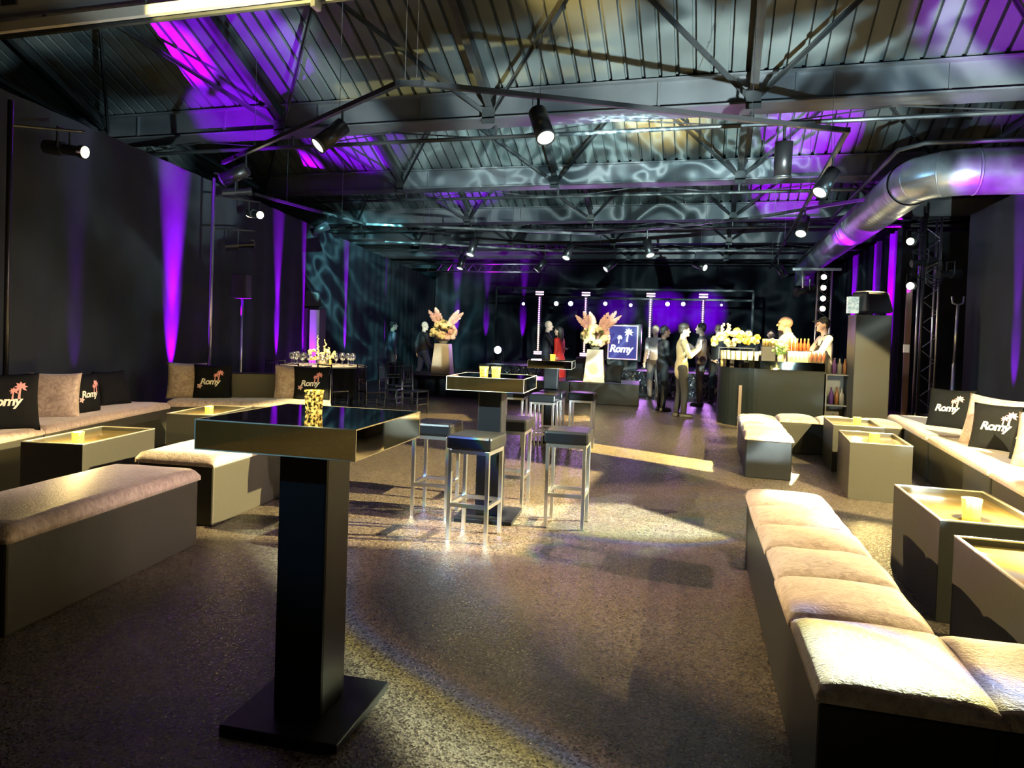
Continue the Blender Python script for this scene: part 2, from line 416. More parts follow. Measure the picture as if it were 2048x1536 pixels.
# ------------------------------------------------------------------ the hall
struct(MB().add([(-20, -16, 0), (12, -16, 0), (12, 32, 0), (-20, 32, 0)], [(0, 1, 2, 3)]).build('floor', FLOOR))
VAL = [0.8, 4.9, 9.0, 13.1, 17.2, 21.3, 25.4, 29.5]
ZT, SL = 4.71, 0.5
X0R, X1R = -15.0, 9.0
for i in range(len(VAL) - 1):
    ya, yb = VAL[i] + 0.42, VAL[i + 1] + 0.02
    za, zb = ZT + SL * (yb - ya), ZT
    m = MB(); P = 0.21; x = X0R; prof = []
    while x < X1R:
        prof += [(x, 0.0), (x + 0.160, 0.0), (x + 0.164, 0.075), (x + 0.206, 0.075)]
        x += P
    vs = []; fs = []
    for k, (px_, dz) in enumerate(prof):
        vs += [(px_, ya, za + dz), (px_, yb, zb + dz)]
        if k: fs.append((2 * k - 2, 2 * k, 2 * k + 1, 2 * k - 1))
    m.add(vs, fs)
    struct(m.build('ceiling', ROOFM))
k = 1
for yv in VAL[1:]:
    m = MB()
    m.box((X0R + X1R) / 2, yv + 0.01, 4.53, X1R - X0R, 0.012, 0.36)      # fascia
    m.box((X0R + X1R) / 2, yv + 0.20, 4.35, X1R - X0R, 0.40, 0.012)      # trough bottom
    m.box((X0R + X1R) / 2, yv - 0.03, 4.345, X1R - X0R, 0.10, 0.022)     # bottom lip
    m.box((X0R + X1R) / 2, yv - 0.04, 4.705, X1R - X0R, 0.10, 0.022)     # top lip
    m.box((X0R + X1R) / 2, yv + 0.40, 5.46, X1R - X0R, 0.03, 2.2)         # north light frame
    xx = X0R + 1.2
    while xx < X1R:                                                      # joint straps
        m.box(xx, yv - 0.005, 4.53, 0.03, 0.03, 0.37); xx += 1.63
    struct(m.build('trim_%d' % k, GUTM)); k += 1

# bracing and rafters under each roof bay
NODES = [-9.53, -6.27, -3.01, 0.38, 3.64]
bay = ['nearest', 'second', 'third', 'fourth', 'fifth', 'farthest']
for i, yv in enumerate(VAL[1:7]):
    lab = 'dark steel V bracing under the %s roof bay, meeting at its gutter' % bay[i]
    t = thing('roof_bracing', lab, 'roof truss', (0, 0, 0), 0, 'roof bracing')
    for nx in NODES:
        m = MB()
        for sgn in (-1, 1):
            a = Vector((nx + sgn * 0.08, yv - 0.06, 4.46)); b = Vector((nx + sgn * 1.63, yv - 1.72, 5.49))
            m.bar(a, b, 0.05, 0.010); m.bar(a + Vector((0, 0, -0.03)), b + Vector((0, 0, -0.03)), 0.010, 0.05)
        m.box(nx, yv - 0.07, 4.38, 0.18, 0.02, 0.22)
        m.build('brace', DSTEEL, t)
    for nx in NODES:
        m = MB()
        m.bar((nx, yv - 3.6, ZT + SL * 3.6 - 0.16), (nx, yv + 0.05, ZT - 0.18), 0.012, 0.16)
        m.bar((nx, yv - 3.6, ZT + SL * 3.6 - 0.24), (nx, yv + 0.05, ZT - 0.26), 0.10, 0.012)
        m.bar((nx, yv - 3.6, ZT + SL * 3.6 - 0.09), (nx, yv + 0.05, ZT - 0.10), 0.10, 0.012)
        m.build('rafter', DSTEEL, t)
    m = MB()
    m.tube([(X0R, yv + 0.28, 4.18), (X1R, yv + 0.28, 4.18)], 0.03, 8)
    for nx in NODES:
        m.bar((nx, yv + 0.28, 4.16), (nx, yv + 0.28, 4.36), 0.03)
        m.bar((nx, yv + 0.28, 4.16), (nx + 1.6, yv + 0.28, 4.32), 0.014)
        m.bar((nx, yv + 0.28, 4.16), (nx - 1.6, yv + 0.28, 4.32), 0.014)
    m.build('tie_rod', DSTEEL, t)


t = thing('steel_beam', 'pale steel beam at the top left picture edge, lit yellow towards its right end', 'beam', (0, 0, 0))
MB().box(-6.6, 5.10, 4.22, 6.7, 0.05, 0.09).build('web', mat('pale_beam', (0.42, 0.40, 0.38), 0.5), t)
MB().box(-3.26, 5.10, 4.18, 0.04, 0.10, 0.22).build('end_bracket', STEEL, t)
for xx in (-8.0, -5.0, -3.3): MB().tube([(xx, 5.1, 4.2), (xx, 5.1, 4.4)], 0.012, 6).build('hanger', DSTEEL, t)
MB().bar((-3.2, 5.10, 4.24), (1.0, 5.10, 4.24), 0.04, 0.03).build('tie', DSTEEL, t)


def drape(name, p0, p1, z1, z0=0.0, amp=0.035, pitch=0.32, m_=DRAPE):
    p0, p1 = Vector((*p0, 0)), Vector((*p1, 0)); d = (p1 - p0); L = d.length; d /= L; n = Vector((-d.y, d.x, 0))
    N = max(4, int(L / 0.05)); vs = []; fs = []
    ph = random.random() * 9
    for i in range(N + 1):
        s_ = L * i / N
        for j, z in enumerate((z0, z0 + (z1 - z0) * .33, z0 + (z1 - z0) * .66, z1)):
            a = amp * (math.sin(2 * PI * s_ / pitch + ph + 0.5 * math.sin(s_ * 1.3)) * 0.7 + 0.3 * math.sin(2 * PI * s_ / (pitch * 2.3)))
            q = p0 + d * s_ + n * a * (1 - 0.25 * j / 3)
            vs.append((q.x, q.y, z))
        if i:
            for j in range(3): fs.append(((i - 1) * 4 + j, i * 4 + j, i * 4 + j + 1, (i - 1) * 4 + j + 1))
    return MB().add(vs, fs).build(name, m_, smooth=True)


def lw(y, off=0.0):    # a point on the left drape line
    return (-6.5 - 0.205 * (y - 4.1) + off, y)


struct(drape('wall_left', lw(-14), lw(27), 3.64, amp=0.02, pitch=0.6))
struct(drape('wall_right', (4.0, -14), (4.0, 13.0), 3.64, amp=0.012, pitch=0.9))
struct(drape('wall_right_far', (4.0, 17.2), (4.0, 27), 4.1, amp=0.11, pitch=0.42))
struct(drape('wall_back', lw(27), (4.0, 27), 4.6, amp=0.05, pitch=0.5))
struct(MB().box(-14.6, 12, 3.5, 0.1, 40, 7).build('wall_outer_left', WALLDARK))
struct(MB().box(6.4, 12, 3.5, 0.1, 40, 7).build('wall_outer_right', WALLDARK))
struct(MB().box(-3, 31, 3.5, 24, 0.1, 7).build('wall_outer_back', WALLDARK))
struct(MB().box(-3, -15.5, 3.5, 24, 0.1, 7).build('wall_front', WALLDARK))
struct(drape('wall_recess', (5.4, 13.0), (5.4, 17.2), 3.9, amp=0.05, pitch=0.5))
struct(MB().box(4.7, 13.0, 1.82, 1.4, 0.04, 3.64).build('trim_8', DRAPE))
struct(MB().box(4.75, 17.2, 2.0, 1.5, 0.04, 4.0).build('trim_9', DRAPE))
struct(MB().box(5.36, 14.8, 3.98, 0.05, 1.1, 0.34).build('wall_patch', mat('glowing_wall_patch', (0.55, 0.62, 0.55), 0.4, emit=(0.55, 0.7, 0.6), estr=0.35)))  # pale patch of lit wall, its light put in as emission


# ------------------------------------------------------------------ soft furnishing shapes
def slab(mb, cx, cy, z0, w, d, h, crown=0.03, r=0.05, rot=0, nx=14, ny=14, wob=0.0):
    # padded seat cushion: rounded rim, crowned top
    def prof(u):
        e = abs(u)
        return e
    vs = []; fs = []
    rnd = random.random() * 10
    for j in range(ny + 1):
        for i in range(nx + 1):
            u = -1 + 2 * i / nx; v = -1 + 2 * j / ny
            # concentrate samples at rim
            u = math.copysign(1 - (1 - abs(u)) ** 1.5, u); v = math.copysign(1 - (1 - abs(v)) ** 1.5, v)
            X = u * w / 2; Y = v * d / 2
            ex = min(1, (w / 2 - abs(X)) / r); ey = min(1, (d / 2 - abs(Y)) / r)
            fx = math.sqrt(max(0, 1 - (1 - ex) ** 2)); fy = math.sqrt(max(0, 1 - (1 - ey) ** 2))
            z = (h * (0.35 + 0.65 * fx * fy)) + crown * (1 - u * u) * (1 - v * v)
            z += wob * math.sin(X * 23 + rnd) * math.sin(Y * 19 + rnd * 2)
            vs.append((cx + X * math.cos(rot) - Y * math.sin(rot), cy + X * math.sin(rot) + Y * math.cos(rot), z0 + z))
    W = nx + 1
    for j in range(ny):
        for i in range(nx): fs.append((j * W + i, j * W + i + 1, (j + 1) * W + i + 1, (j + 1) * W + i))
    edge = [i for i in range(W)] + [j * W + nx for j in range(1, ny + 1)] + [ny * W + i for i in range(nx - 1, -1, -1)] + [j * W for j in range(ny - 1, 0, -1)]
    n0 = len(vs)
    for e in edge: vs.append((vs[e][0], vs[e][1], z0))
    for k in range(len(edge)):
        a, b = edge[k], edge[(k + 1) % len(edge)]
        fs.append((a, n0 + k, n0 + (k + 1) % len(edge), b))
    fs.append(tuple(n0 + k for k in range(len(edge))))
    mb.add(vs, fs)
    return mb


def bench(name, label, cat, cx, cy, w, d, rot=0, cushions=1, zt=0.42, ch=0.075, group='lounge seating', inset=0.012, base=LEATHER, puff=0.02, r=0.04, cgap=0.006):
    t = thing(name, label, cat, (cx, cy, 0), rot, group)
    MB().box(0, 0, zt / 2, w - inset * 2, d - inset * 2, zt).build('base', base, t, bevel=0.012)
    dd = d / cushions
    for k in range(cushions):
        mb = MB(); slab(mb, 0, -d / 2 + dd * (k + .5), zt, w, dd - cgap, ch, puff, r, wob=0.0015)
        mb.build('seat_cushion', VELVET, t, smooth=True)
    return t


# left side benches
bench('bench', 'long low bench with beige velvet top, foreground left beside the nearest high table', 'bench', -3.34, 2.97, 0.62, 1.44, 0.13, 1, base=BOXLEATHER)
bench('bench', 'beige topped low bench partly behind the nearest high table', 'bench', -3.69, 4.74, 0.63, 1.42, 0.10, 1, base=BOXLEATHER)


def sofa(label, x, y, ang, L, depth=0.55, bt=0.12, zb=0.80, endpanel=None, cushions=1):
    """x,y = front end point of the seat; the sofa runs L along ang; back on the left side of travel"""
    t = thing('sofa', label, 'sofa', (x, y, 0), ang, 'lounge sofas')
    # local: +Y runs along, -X = back
    MB().box(-(depth + bt) / 2, L / 2, 0.21, depth + bt - 0.02, L - 0.01, 0.42).build('base', BOXLEATHER, t, bevel=0.012)
    MB().box(-depth - bt / 2, L / 2, (zb + 0.42) / 2, bt, L - 0.008, zb - 0.42).build('backrest', LEATHER, t, bevel=0.015)
    for k in range(cushions):
        mb = MB(); slab(mb, -depth / 2, L * (k + .5) / cushions, 0.42, depth, L / cushions - 0.01, 0.07, 0.012, 0.04, nx=12, ny=24, wob=0.002)
        mb.build('seat_cushion', VELVET, t, smooth=True)
    return t


def along(x, y, ang, s): return (x - math.sin(ang) * s, y + math.cos(ang) * s)


O = (-5.39, 4.14); A1 = 0.27
p = along(*O, A1, -1.75); sofa('black backed sofa by the left drape at the picture edge, Romy cushion on its seat', p[0], p[1], A1, 2.28)
p = along(*O, A1, 0.54); sofa('black backed sofa along the left drape, holding the beige cushion beside a floral print cushion', p[0], p[1], A1, 2.15)
# the back sofa: back toward far side
t = thing('sofa', 'black backed corner sofa closing the left lounge in front of the dining table', 'sofa', (-6.55, 7.25, 0), 0.56 - PI / 2, 'lounge sofas')
# local: +Y runs to the right, back must be far side -> local -X rotated is -> far-left ; use mirrored layout
Lb = 1.95
MB().box(0.21, Lb / 2, 0.21, 0.62, Lb - 0.01, 0.42).build('base', BOXLEATHER, t, bevel=0.012)
MB().box(-0.06, Lb / 2, 0.61, 0.12, Lb - 0.008, 0.40).build('backrest', LEATHER, t, bevel=0.015)
MB().box(-0.02, Lb - 0.012, 0.62, 0.16, 0.012, 0.37).build('side_panel', mat('lit_piping', (0.35, 0.33, 0.3), 0.4), t)
mb = MB(); slab(mb, 0.26, Lb / 2, 0.42, 0.52, Lb - 0.02, 0.07, 0.012, 0.04, nx=12, ny=26, wob=0.002); mb.build('seat_cushion', VELVET, t, smooth=True)

# right sofas: back on the right, along the right drape
for (ya, yb, lab) in ((4.25, 6.33, 'black backed sofa nearest the camera on the right, beige cushion on its end'),
                      (6.36, 8.44, 'middle sofa of the right hand row with the beige and black Romy cushions'),
                      (8.47, 10.85, 'farthest sofa of the right hand row with one black Romy cushion')):
    ang = -0.058
    xa = 2.17 + (ya - 6.35) * 0.058
    t = thing('sofa', lab, 'sofa', (xa, ya, 0), ang, 'lounge sofas')
    L = (yb - ya)
    MB().box(0.36, L / 2, 0.21, 0.70, L - 0.01, 0.42).build('base', BOXLEATHER, t, bevel=0.012)
    MB().box(0.68, L / 2, 0.61, 0.12, L - 0.008, 0.40).build('backrest', LEATHER, t, bevel=0.015)
    mb = MB(); slab(mb, 0.30, L / 2, 0.42, 0.62, L - 0.012, 0.07, 0.015, 0.05, nx=14, ny=24, wob=0.003); mb.build('seat_cushion', VELVET, t, smooth=True)
    mm = MB(); mm.bar((0.004, 0.0, 0.425), (0.004, L, 0.425), 0.012, 0.008); mm.build('piping', mat('silver_piping', (0.55, 0.5, 0.42), 0.35, metal=0.5), t)

# near right bench run and the corner bench
t = thing('bench', 'long row bench in the right foreground with six padded beige cushions', 'bench', (0.52, 3.42, 0), 0.025, 'lounge seating')
MB().box(0, 0, 0.21, 0.45, 2.64, 0.42).build('base', LEATHER, t, bevel=0.012)
ys = [-1.33, -0.80, -0.36, 0.05, 0.46, 0.90, 1.35]
for a, b in zip(ys, ys[1:]):
    mb = MB(); slab(mb, random.uniform(-.006, .006), (a + b) / 2, 0.42, 0.475, b - a - 0.004, 0.055, 0.03, 0.06, nx=18, ny=16, wob=0.003); mb.build('seat_cushion', VELVET, t, smooth=True)
t = thing('bench', 'low bench with beige cushions at the bottom right corner, joined to the long row', 'bench', (1.58, 2.36, 0), 0.0, 'lounge seating')
MB().box(0, 0, 0.21, 1.66, 0.50, 0.42).build('base', LEATHER, t, bevel=0.012)
for k in range(3):
    mb = MB(); slab(mb, -0.56 + 0.56 * k, 0, 0.42, 0.55, 0.52, 0.055, 0.03, 0.06, nx=18, ny=16, wob=0.003); mb.build('seat_cushion', VELVET, t, smooth=True)

# far right bench and the row behind the coffee tables
t = thing('bench', 'low bench with wrinkled beige top and dark end panel, in front of the bar', 'bench', (0.62, 8.78, 0), 0.0, 'lounge seating')
MB().box(0, 0, 0.20, 0.46, 2.16, 0.40).build('base', LEATHER, t, bevel=0.012)
yy = -1.09
for q in (0.50, 0.52, 0.55, 0.61):
    mb = MB(); slab(mb, 0, yy + q / 2, 0.40, 0.49, q - 0.004, 0.06, 0.035, 0.07, wob=0.004); mb.build('seat_cushion', VELVET, t, smooth=True); yy += q
t = thing('bench', 'bench row with three rounded beige cushions across the far end of the right lounge', 'bench', (1.62, 9.95, 0), 0.03, 'lounge seating')
MB().box(0, 0, 0.20, 1.44, 0.50, 0.40).build('base', BOXLEATHER, t, bevel=0.012)
for k in range(3):
    mb = MB(); slab(mb, -0.49 + 0.49 * k, 0, 0.40, 0.485, 0.52, 0.06, 0.035, 0.07, wob=0.003); mb.build('seat_cushion', VELVET, t, smooth=True)


# ------------------------------------------------------------------ coffee tables
def coffee(label, x, y, rz, w=0.50, d=0.93, h=0.53):
    t = thing('coffee_table', label, 'coffee table', (x, y, 0), rz, 'lounge coffee tables')
    m = MB(); th = 0.014
    m.box(0, -d / 2 + th / 2, h / 2, w, th, h).box(0, d / 2 - th / 2, h / 2, w, th, h)
    m.box(-w / 2 + th / 2, 0, h / 2, th, d - 2 * th, h).box(w / 2 - th / 2, 0, h / 2, th, d - 2 * th, h)
    m.build('body', BOXLEATHER, t, bevel=0.003)
    MB().box(0, 0, h - 0.035, w - 2 * th, d - 2 * th, 0.012).build('glass_top', GLASSTOP, t)
    m = MB(); e = 0.007
    m.box(0, -d / 2 + th / 2, h + e / 2, w, th, e).box(0, d / 2 - th / 2, h + e / 2, w, th, e)
    m.box(-w / 2 + th / 2, 0, h + e / 2, th, d - 2 * th, e).box(w / 2 - th / 2, 0, h + e / 2, th, d - 2 * th, e)
    m.build('rim', EDGE, t)
    return t


coffee('black box coffee table with lit candle, nearest the camera on the left', -4.60, 4.27, 0.21, 0.47, 0.88)
coffee('black box coffee table in the far corner of the left lounge', -4.99, 6.07, 0.21, 0.47, 0.85)
coffee('box coffee table with brightly lit front face in the right lounge', 1.56, 7.50, -0.055, 0.52)
coffee('box coffee table right behind the brightly lit one in the right lounge', 1.63, 8.93, -0.03, 0.52, 0.88)
coffee('black box coffee table with glowing yellow top, behind the long cushioned bench', 1.43, 4.53, 0.0, 0.51, 0.94)
coffee('coffee table at the right picture edge mirroring a purple light', 1.41, 3.29, 0.02, 0.51, 0.92)


# ------------------------------------------------------------------ high tables and stools
def high_table(label, x, y, rz):
    t = thing('high_table', label, 'bar table', (x, y, 0), rz, 'high bar tables')
    w, th, H = 0.585, 0.102, 1.10
    MB().box(0, 0, 0.0155, 0.445, 0.445, 0.031).build('base_plate', LEATHER, t, bevel=0.004)
    m = MB(); m.box(0, 0, 0.03 + (H - th - 0.03) / 2, 0.19, 0.19, H - th - 0.03)
    m.build('column', LEATHER, t, bevel=0.012)
    MB().box(0, 0, H - th / 2, w, w, th).build('tabletop', MIRROR, t)
    e = 0.0035; m = MB()
    for z in (H - e / 2 + 0.0005, H - th + e / 2 - 0.0005):
        for s_ in (-1, 1):
            m.box(0, s_ * (w / 2 - 0.001), z, w + 0.002, e, e); m.box(s_ * (w / 2 - 0.001), 0, z, e, w + 0.002, e)
    for sx in (-1, 1):
        for sy in (-1, 1): m.box(sx * (w / 2 - 0.001), sy * (w / 2 - 0.001), H - th / 2, e, e, th)
    m.build('edge_highlight', mat('edge_highlight', (0.8, 0.76, 0.6), 0.35, metal=0.3), t)  # bevel highlights of the tabletop put in as thin pale strips
    return t


high_table('large black mirror topped high table in the left foreground', -1.384, 2.249, 0.061)
high_table('black mirror topped high table surrounded by the four nearest bar stools', -1.614, 5.119, 0.087)
high_table('farthest of the three mirror topped high tables, in front of the woman in red', -2.06, 9.14, 0.12)

STOOLS = [(-1.546, 4.57, -0.042, 'bar stool nearest the camera, in front of the second high table'),
          (-1.007, 5.147, 0.059, 'bar stool standing alone to the right of the second high table'),
          (-2.045, 5.06, 0.054, 'bar stool left of the second high table, partly behind the big tabletop'),
          (-1.60, 5.62, 0.06, 'bar stool behind the column of the second high table'),
          (-1.93, 8.20, 0.05, 'bar stool in front of the farthest high table column'),
          (-1.94, 8.66, 0.05, 'bar stool tucked behind the farthest high table column, mostly hidden'),
          (-1.55, 8.72, 0.05, 'bar stool right of the farthest high table, by the dark platform'),
          (-2.42, 8.60, 0.05, 'bar stool left of the farthest high table, seen under the middle tabletop')]


def stool():
    t = thing('bar_stool', STOOLS[0][3], 'bar stool', (0, 0, 0), 0, 'steel bar stools')
    w, lt, H = 0.30, 0.026, 0.626
    for sx in (-1, 1):
        for sy in (-1, 1):
            MB().box(sx * (w - lt) / 2, sy * (w - lt) / 2, H / 2, lt, lt, H).build('leg', STEEL, t, bevel=0.002)
    m = MB()
    for s_ in (-1, 1):
        m.box(0, s_ * (w - lt) / 2, H - lt / 2, w - 2 * lt, lt - .002, lt); m.box(s_ * (w - lt) / 2, 0, H - lt / 2, lt - .002, w - 2 * lt, lt)
    m.build('seat_frame', STEEL, t)
    m = MB()
    for s_ in (-1, 1):
        m.box(0, s_ * (w - lt) / 2, 0.245, w - 2 * lt, lt - .002, lt); m.box(s_ * (w - lt) / 2, 0, 0.245, lt - .002, w - 2 * lt, lt)
    m.build('footrest', STEEL, t)
    mb = MB(); mb.box(0, 0, H + 0.05, w + 0.03, w + 0.03, 0.095); o = mb.build('seat', LEATHER, t, bevel=0.018)
    return t


st0 = stool()
for i, (x, y, r, lab) in enumerate(STOOLS):
    if i == 0: st0.location = (x, y, 0); st0.rotation_euler.z = r
    else: dup(st0, (x, y, 0), r, lab)


# ------------------------------------------------------------------ candle holders
def gold_glass():
    m = D.materials.new('gold_mercury_glass'); m.use_nodes = True
    nt = m.node_tree; b = nt.nodes['Principled BSDF']
    b.inputs['Base Color'].default_value = (0.55, 0.36, 0.07, 1); b.inputs['Metallic'].default_value = 0.7; b.inputs['Roughness'].default_value = 0.2
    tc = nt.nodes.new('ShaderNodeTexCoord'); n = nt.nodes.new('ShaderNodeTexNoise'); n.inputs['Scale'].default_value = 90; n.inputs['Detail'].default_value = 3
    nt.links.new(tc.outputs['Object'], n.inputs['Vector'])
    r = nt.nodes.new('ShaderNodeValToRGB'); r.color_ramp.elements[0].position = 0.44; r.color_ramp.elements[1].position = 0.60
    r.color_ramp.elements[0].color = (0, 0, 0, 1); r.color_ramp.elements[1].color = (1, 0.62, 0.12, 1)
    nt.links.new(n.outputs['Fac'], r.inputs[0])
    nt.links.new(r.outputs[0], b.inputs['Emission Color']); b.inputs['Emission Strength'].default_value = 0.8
    return m


def holder_mats():
    g = gold_glass()
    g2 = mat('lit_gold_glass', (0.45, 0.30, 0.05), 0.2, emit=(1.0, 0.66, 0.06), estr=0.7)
    return g, g2


GG, GG2 = holder_mats()
VOT = [(-1.45, 2.33, 1.10, 1.0, 'gold ribbed candle holder on the nearest high table', GG),
       (-1.62, 4.90, 1.10, 0.95, 'left one of the two gold candle holders on the middle high table', GG),
       (-1.535, 4.93, 1.10, 0.95, 'right one of the two gold candle holders on the middle high table', GG2),
       (-2.02, 9.00, 1.10, 1.0, 'gold candle holder on the farthest high table', GG2),
       (-4.47, 4.02, 0.501, 1.15, 'bright lit candle holder on the nearest left coffee table', GG2),
       (-4.86, 5.88, 0.501, 1.15, 'lit candle holder on the far left coffee table', GG2),
       (1.53, 7.30, 0.501, 1.25, 'yellow glowing candle holder on the front lit coffee table', GG2),
       (1.66, 8.82, 0.501, 1.25, 'yellow glowing candle holder on the rear coffee table of the right lounge', GG2),
       (1.40, 4.32, 0.501, 1.35, 'tall glowing candle holder on the coffee table with the yellow top', GG2)]
for (x, y, z, sc, lab, g) in VOT:
    t = thing('candle_holder', lab, 'candle holder', (x, y, z), random.random(), 'gold candle holders')
    rib = lambda a: 1 + 0.05 * math.cos(10 * a)
    R = 0.034 * sc; H = 0.082 * sc
    MB().lathe([(R * .92, 0), (R * .90, 0.012), (R * .95, H * .3), (R, H * .75), (R * 1.08, H), (R * 1.0, H), (R * .9, H * .7), (R * .85, 0.02), (0.001, 0.02)], n=40, mod=rib).build('glass', g, t, smooth=True)
    MB().lathe([(R * .7, 0.021), (R * .7, H * .45), (0.001, H * .47)], n=16).build('candle', mat('candle_wax', (0.9, 0.8, 0.55), 0.5, emit=(1, .75, .3), estr=3), t, smooth=True)
    MB().ell((0, 0, H * .62), (0.005, 0.005, 0.012)).build('flame', emat('candle_flame', (1.0, 0.75, 0.3), 60), t, smooth=True)
    l = light('POINT', 'candle_light', (0, 0, H * 1.9), None, 45 if 'yellow top' in lab else (16 if z < 1 else 2), (1.0, 0.72, 0.25), 0.02); l.parent = t


# ------------------------------------------------------------------ pillows with print
def palm(cx, cy, s, m):
    vs = []; fs = []
    # trunk
    for k in range(5):
        q = k / 4; x = cx + s * (-0.10 + 0.16 * q * q); y = cy - s * 0.95 + s * 0.95 * q; wd = s * 0.075 * (1.2 - 0.5 * q)
        vs += [(x - wd, y), (x + wd, y)]
        if k: n = len(vs); fs.append((n - 4, n - 3, n - 1, n - 2))
    hx, hy = cx + s * 0.06, cy
    for a in (5, 48, 90, 132, 175, 218, 322):
        a = math.radians(a); dx, dy = math.cos(a), math.sin(a); n = len(vs); L = s * 0.46
        vs += [(hx, hy), (hx + dx * L * .5 - dy * s * .10, hy + dy * L * .5 + dx * s * .10), (hx + dx * L, hy + dy * L - s * .03), (hx + dx * L * .5 + dy * s * .10, hy + dy * L * .5 - dx * s * .10)]
        fs.append((n, n + 1, n + 2, n + 3))
    return vs, fs


def flower2d(cx, cy, s):
    vs = [(cx, cy)]; fs = []
    N = 40
    for k in range(N):
        a = 2 * PI * k / N; r = s * (0.75 + 0.25 * math.cos(5 * a))
        vs.append((cx + r * math.cos(a), cy + r * math.sin(a)))
    for k in range(N): fs.append((0, 1 + k, 1 + (k + 1) % N))
    return vs, fs


def romy_mesh():
    c = D.curves.new('lettering_curve', 'FONT'); c.body = 'Romy'; c.size = 1.0; c.offset = 0.03; c.shear = 0.22; c.extrude = 0.0; c.space_character = 0.9
    c.resolution_u = 3
    o = D.objects.new('lettering_curve', c); COL.objects.link(o)
    dg = bpy.context.evaluated_depsgraph_get()
    me = D.meshes.new_from_object(o.evaluated_get(dg))
    bm = bmesh.new(); bm.from_mesh(me)
    bmesh.ops.triangulate(bm, faces=bm.faces)
    vs = [tuple(v.co[:2]) for v in bm.verts]; fs = [tuple(v.index for v in f.verts) for f in bm.faces]
    bm.free(); D.objects.remove(o); D.meshes.remove(me)
    x0 = min(v[0] for v in vs); x1 = max(v[0] for v in vs); y0 = min(v[1] for v in vs); y1 = max(v[1] for v in vs)
    s = 1.0 / (x1 - x0)
    return [((x - (x0 + x1) / 2) * s, (y - (y0 + y1) / 2) * s) for x, y in vs], fs


RV, RF = romy_mesh()


def pillow(label, x, y, z, yaw, size=0.46, m_=None, print_=None, tilt=0.25, roll=0.0, thick=0.15):
    """stands on its lower edge at x,y,z; front faces local -Y"""
    m_ = m_ or VELVET
    t = thing('throw_pillow', label, 'cushion', (x, y, z), 0, 'scatter cushions')
    t.rotation_euler = (-tilt, roll, yaw); t.rotation_mode = 'XYZ'
    N = 18

    def surf(u, v):   # u,v in -1..1 -> x, zc, half thickness
        pin = 0.07
        X = u * size / 2 * (1 - pin * (1 - v * v) * abs(u) ** 3 * 1.0 + 0.0)
        Z = v * size / 2 * (1 - pin * (1 - u * u) * abs(v) ** 3)
        T = thick / 2 * ((1 - abs(u) ** 2.6) * (1 - abs(v) ** 2.6)) ** 0.55
        T *= 1 + 0.05 * math.sin(5 * u + 3 * v) + 0.04 * math.sin(9 * v - 4 * u)
        return X, Z, T
    vs = []; fs = []
    for side in (-1, 1):
        for j in range(N + 1):
            for i in range(N + 1):
                u = -1 + 2 * i / N; v = -1 + 2 * j / N
                X, Z, T = surf(u, v); vs.append((X, side * T, Z + size / 2 * 0.97))
    W = N + 1
    for s_ in range(2):
        o_ = s_ * W * W
        for j in range(N):
            for i in range(N): fs.append((o_ + j * W + i, o_ + j * W + i + 1, o_ + (j + 1) * W + i + 1, o_ + (j + 1) * W + i))
    MB().add(vs, fs).build('cover', m_, t, smooth=True)

    def put(vs2, fs2, name, mm, lift=0.004):
        out = []
        for (a, b) in vs2:
            X, Z, T = surf(max(-1, min(1, a / (size / 2))), max(-1, min(1, b / (size / 2))))
            out.append((a, -T - lift, b + size / 2 * 0.97))
        MB().add(out, fs2).build(name, mm, t)
    if print_:
        s = size * 0.52
        put([(a * s - 0.01, b * s - 0.01) for a, b in RV], RF, 'lettering', WHITEPRINT)
        v2, f2 = palm(size * 0.20, size * 0.24, size * 0.22, None); put(v2, f2, 'palm_print', PINKPRINT, 0.006)
        v2, f2 = palm(size * 0.10, size * 0.17, size * 0.15, None); put(v2, f2, 'palm_print', PINKPRINT, 0.005)
        if print_ == 2:
            v2, f2 = flower2d(-size * 0.30, -size * 0.12, size * 0.075); put(v2, f2, 'flower_print', mat('blush_print', (0.75, 0.5, 0.5), 0.6), 0.007)
    return t


pillow('black cushion cut by the left picture edge, white Romy lettering and pink palms', -5.62, 4.36, 0.475, 1.05, 0.50, PILLOWBLK, 1, 0.2)
pillow('beige velvet cushion standing upright on the left sofa next to the black print cushion', -5.98, 5.10, 0.475, 0.62, 0.45, VELVET, None, 0.12)
pillow('black cushion turned sideways beside the upright beige cushion, print at its edge', -6.02, 5.50, 0.475, 1.75, 0.42, PILLOWBLK, 2, 0.12)
pillow('plain black cushion leaning against the left sofa backrest', -6.38, 6.22, 0.475, 1.5, 0.42, PILLOWBLK, None, 0.35)
pillow('white velvet cushion in the corner of the left lounge, behind a Romy cushion', -6.38, 7.28, 0.475, 0.50, 0.47, VELVET, None, 0.15)
pillow('black Romy cushion in the left lounge corner leaning on a white cushion', -6.05, 7.36, 0.475, 0.52, 0.46, PILLOWBLK, 2, 0.15)
pillow('beige cushion at the right end of the corner sofa, behind a Romy cushion', -5.23, 7.88, 0.475, 0.45, 0.47, VELVET, None, 0.15)
pillow('black Romy cushion at the right end of the corner sofa', -4.98, 7.93, 0.475, 0.52, 0.46, PILLOWBLK, 2, 0.15)
pillow('lone black Romy cushion on the farthest right hand sofa', 2.73, 9.30, 0.475, -0.62, 0.50, PILLOWBLK, 1, 0.22)
pillow('beige velvet cushion leaning behind a black Romy cushion on the right hand sofas', 2.60, 7.74, 0.475, -0.80, 0.52, VELVET, None, 0.22, 0.08)
pillow('black Romy cushion with pink palms leaning on the right hand sofa backrest', 2.58, 7.42, 0.475, -0.62, 0.48, PILLOWBLK, 1, 0.32)
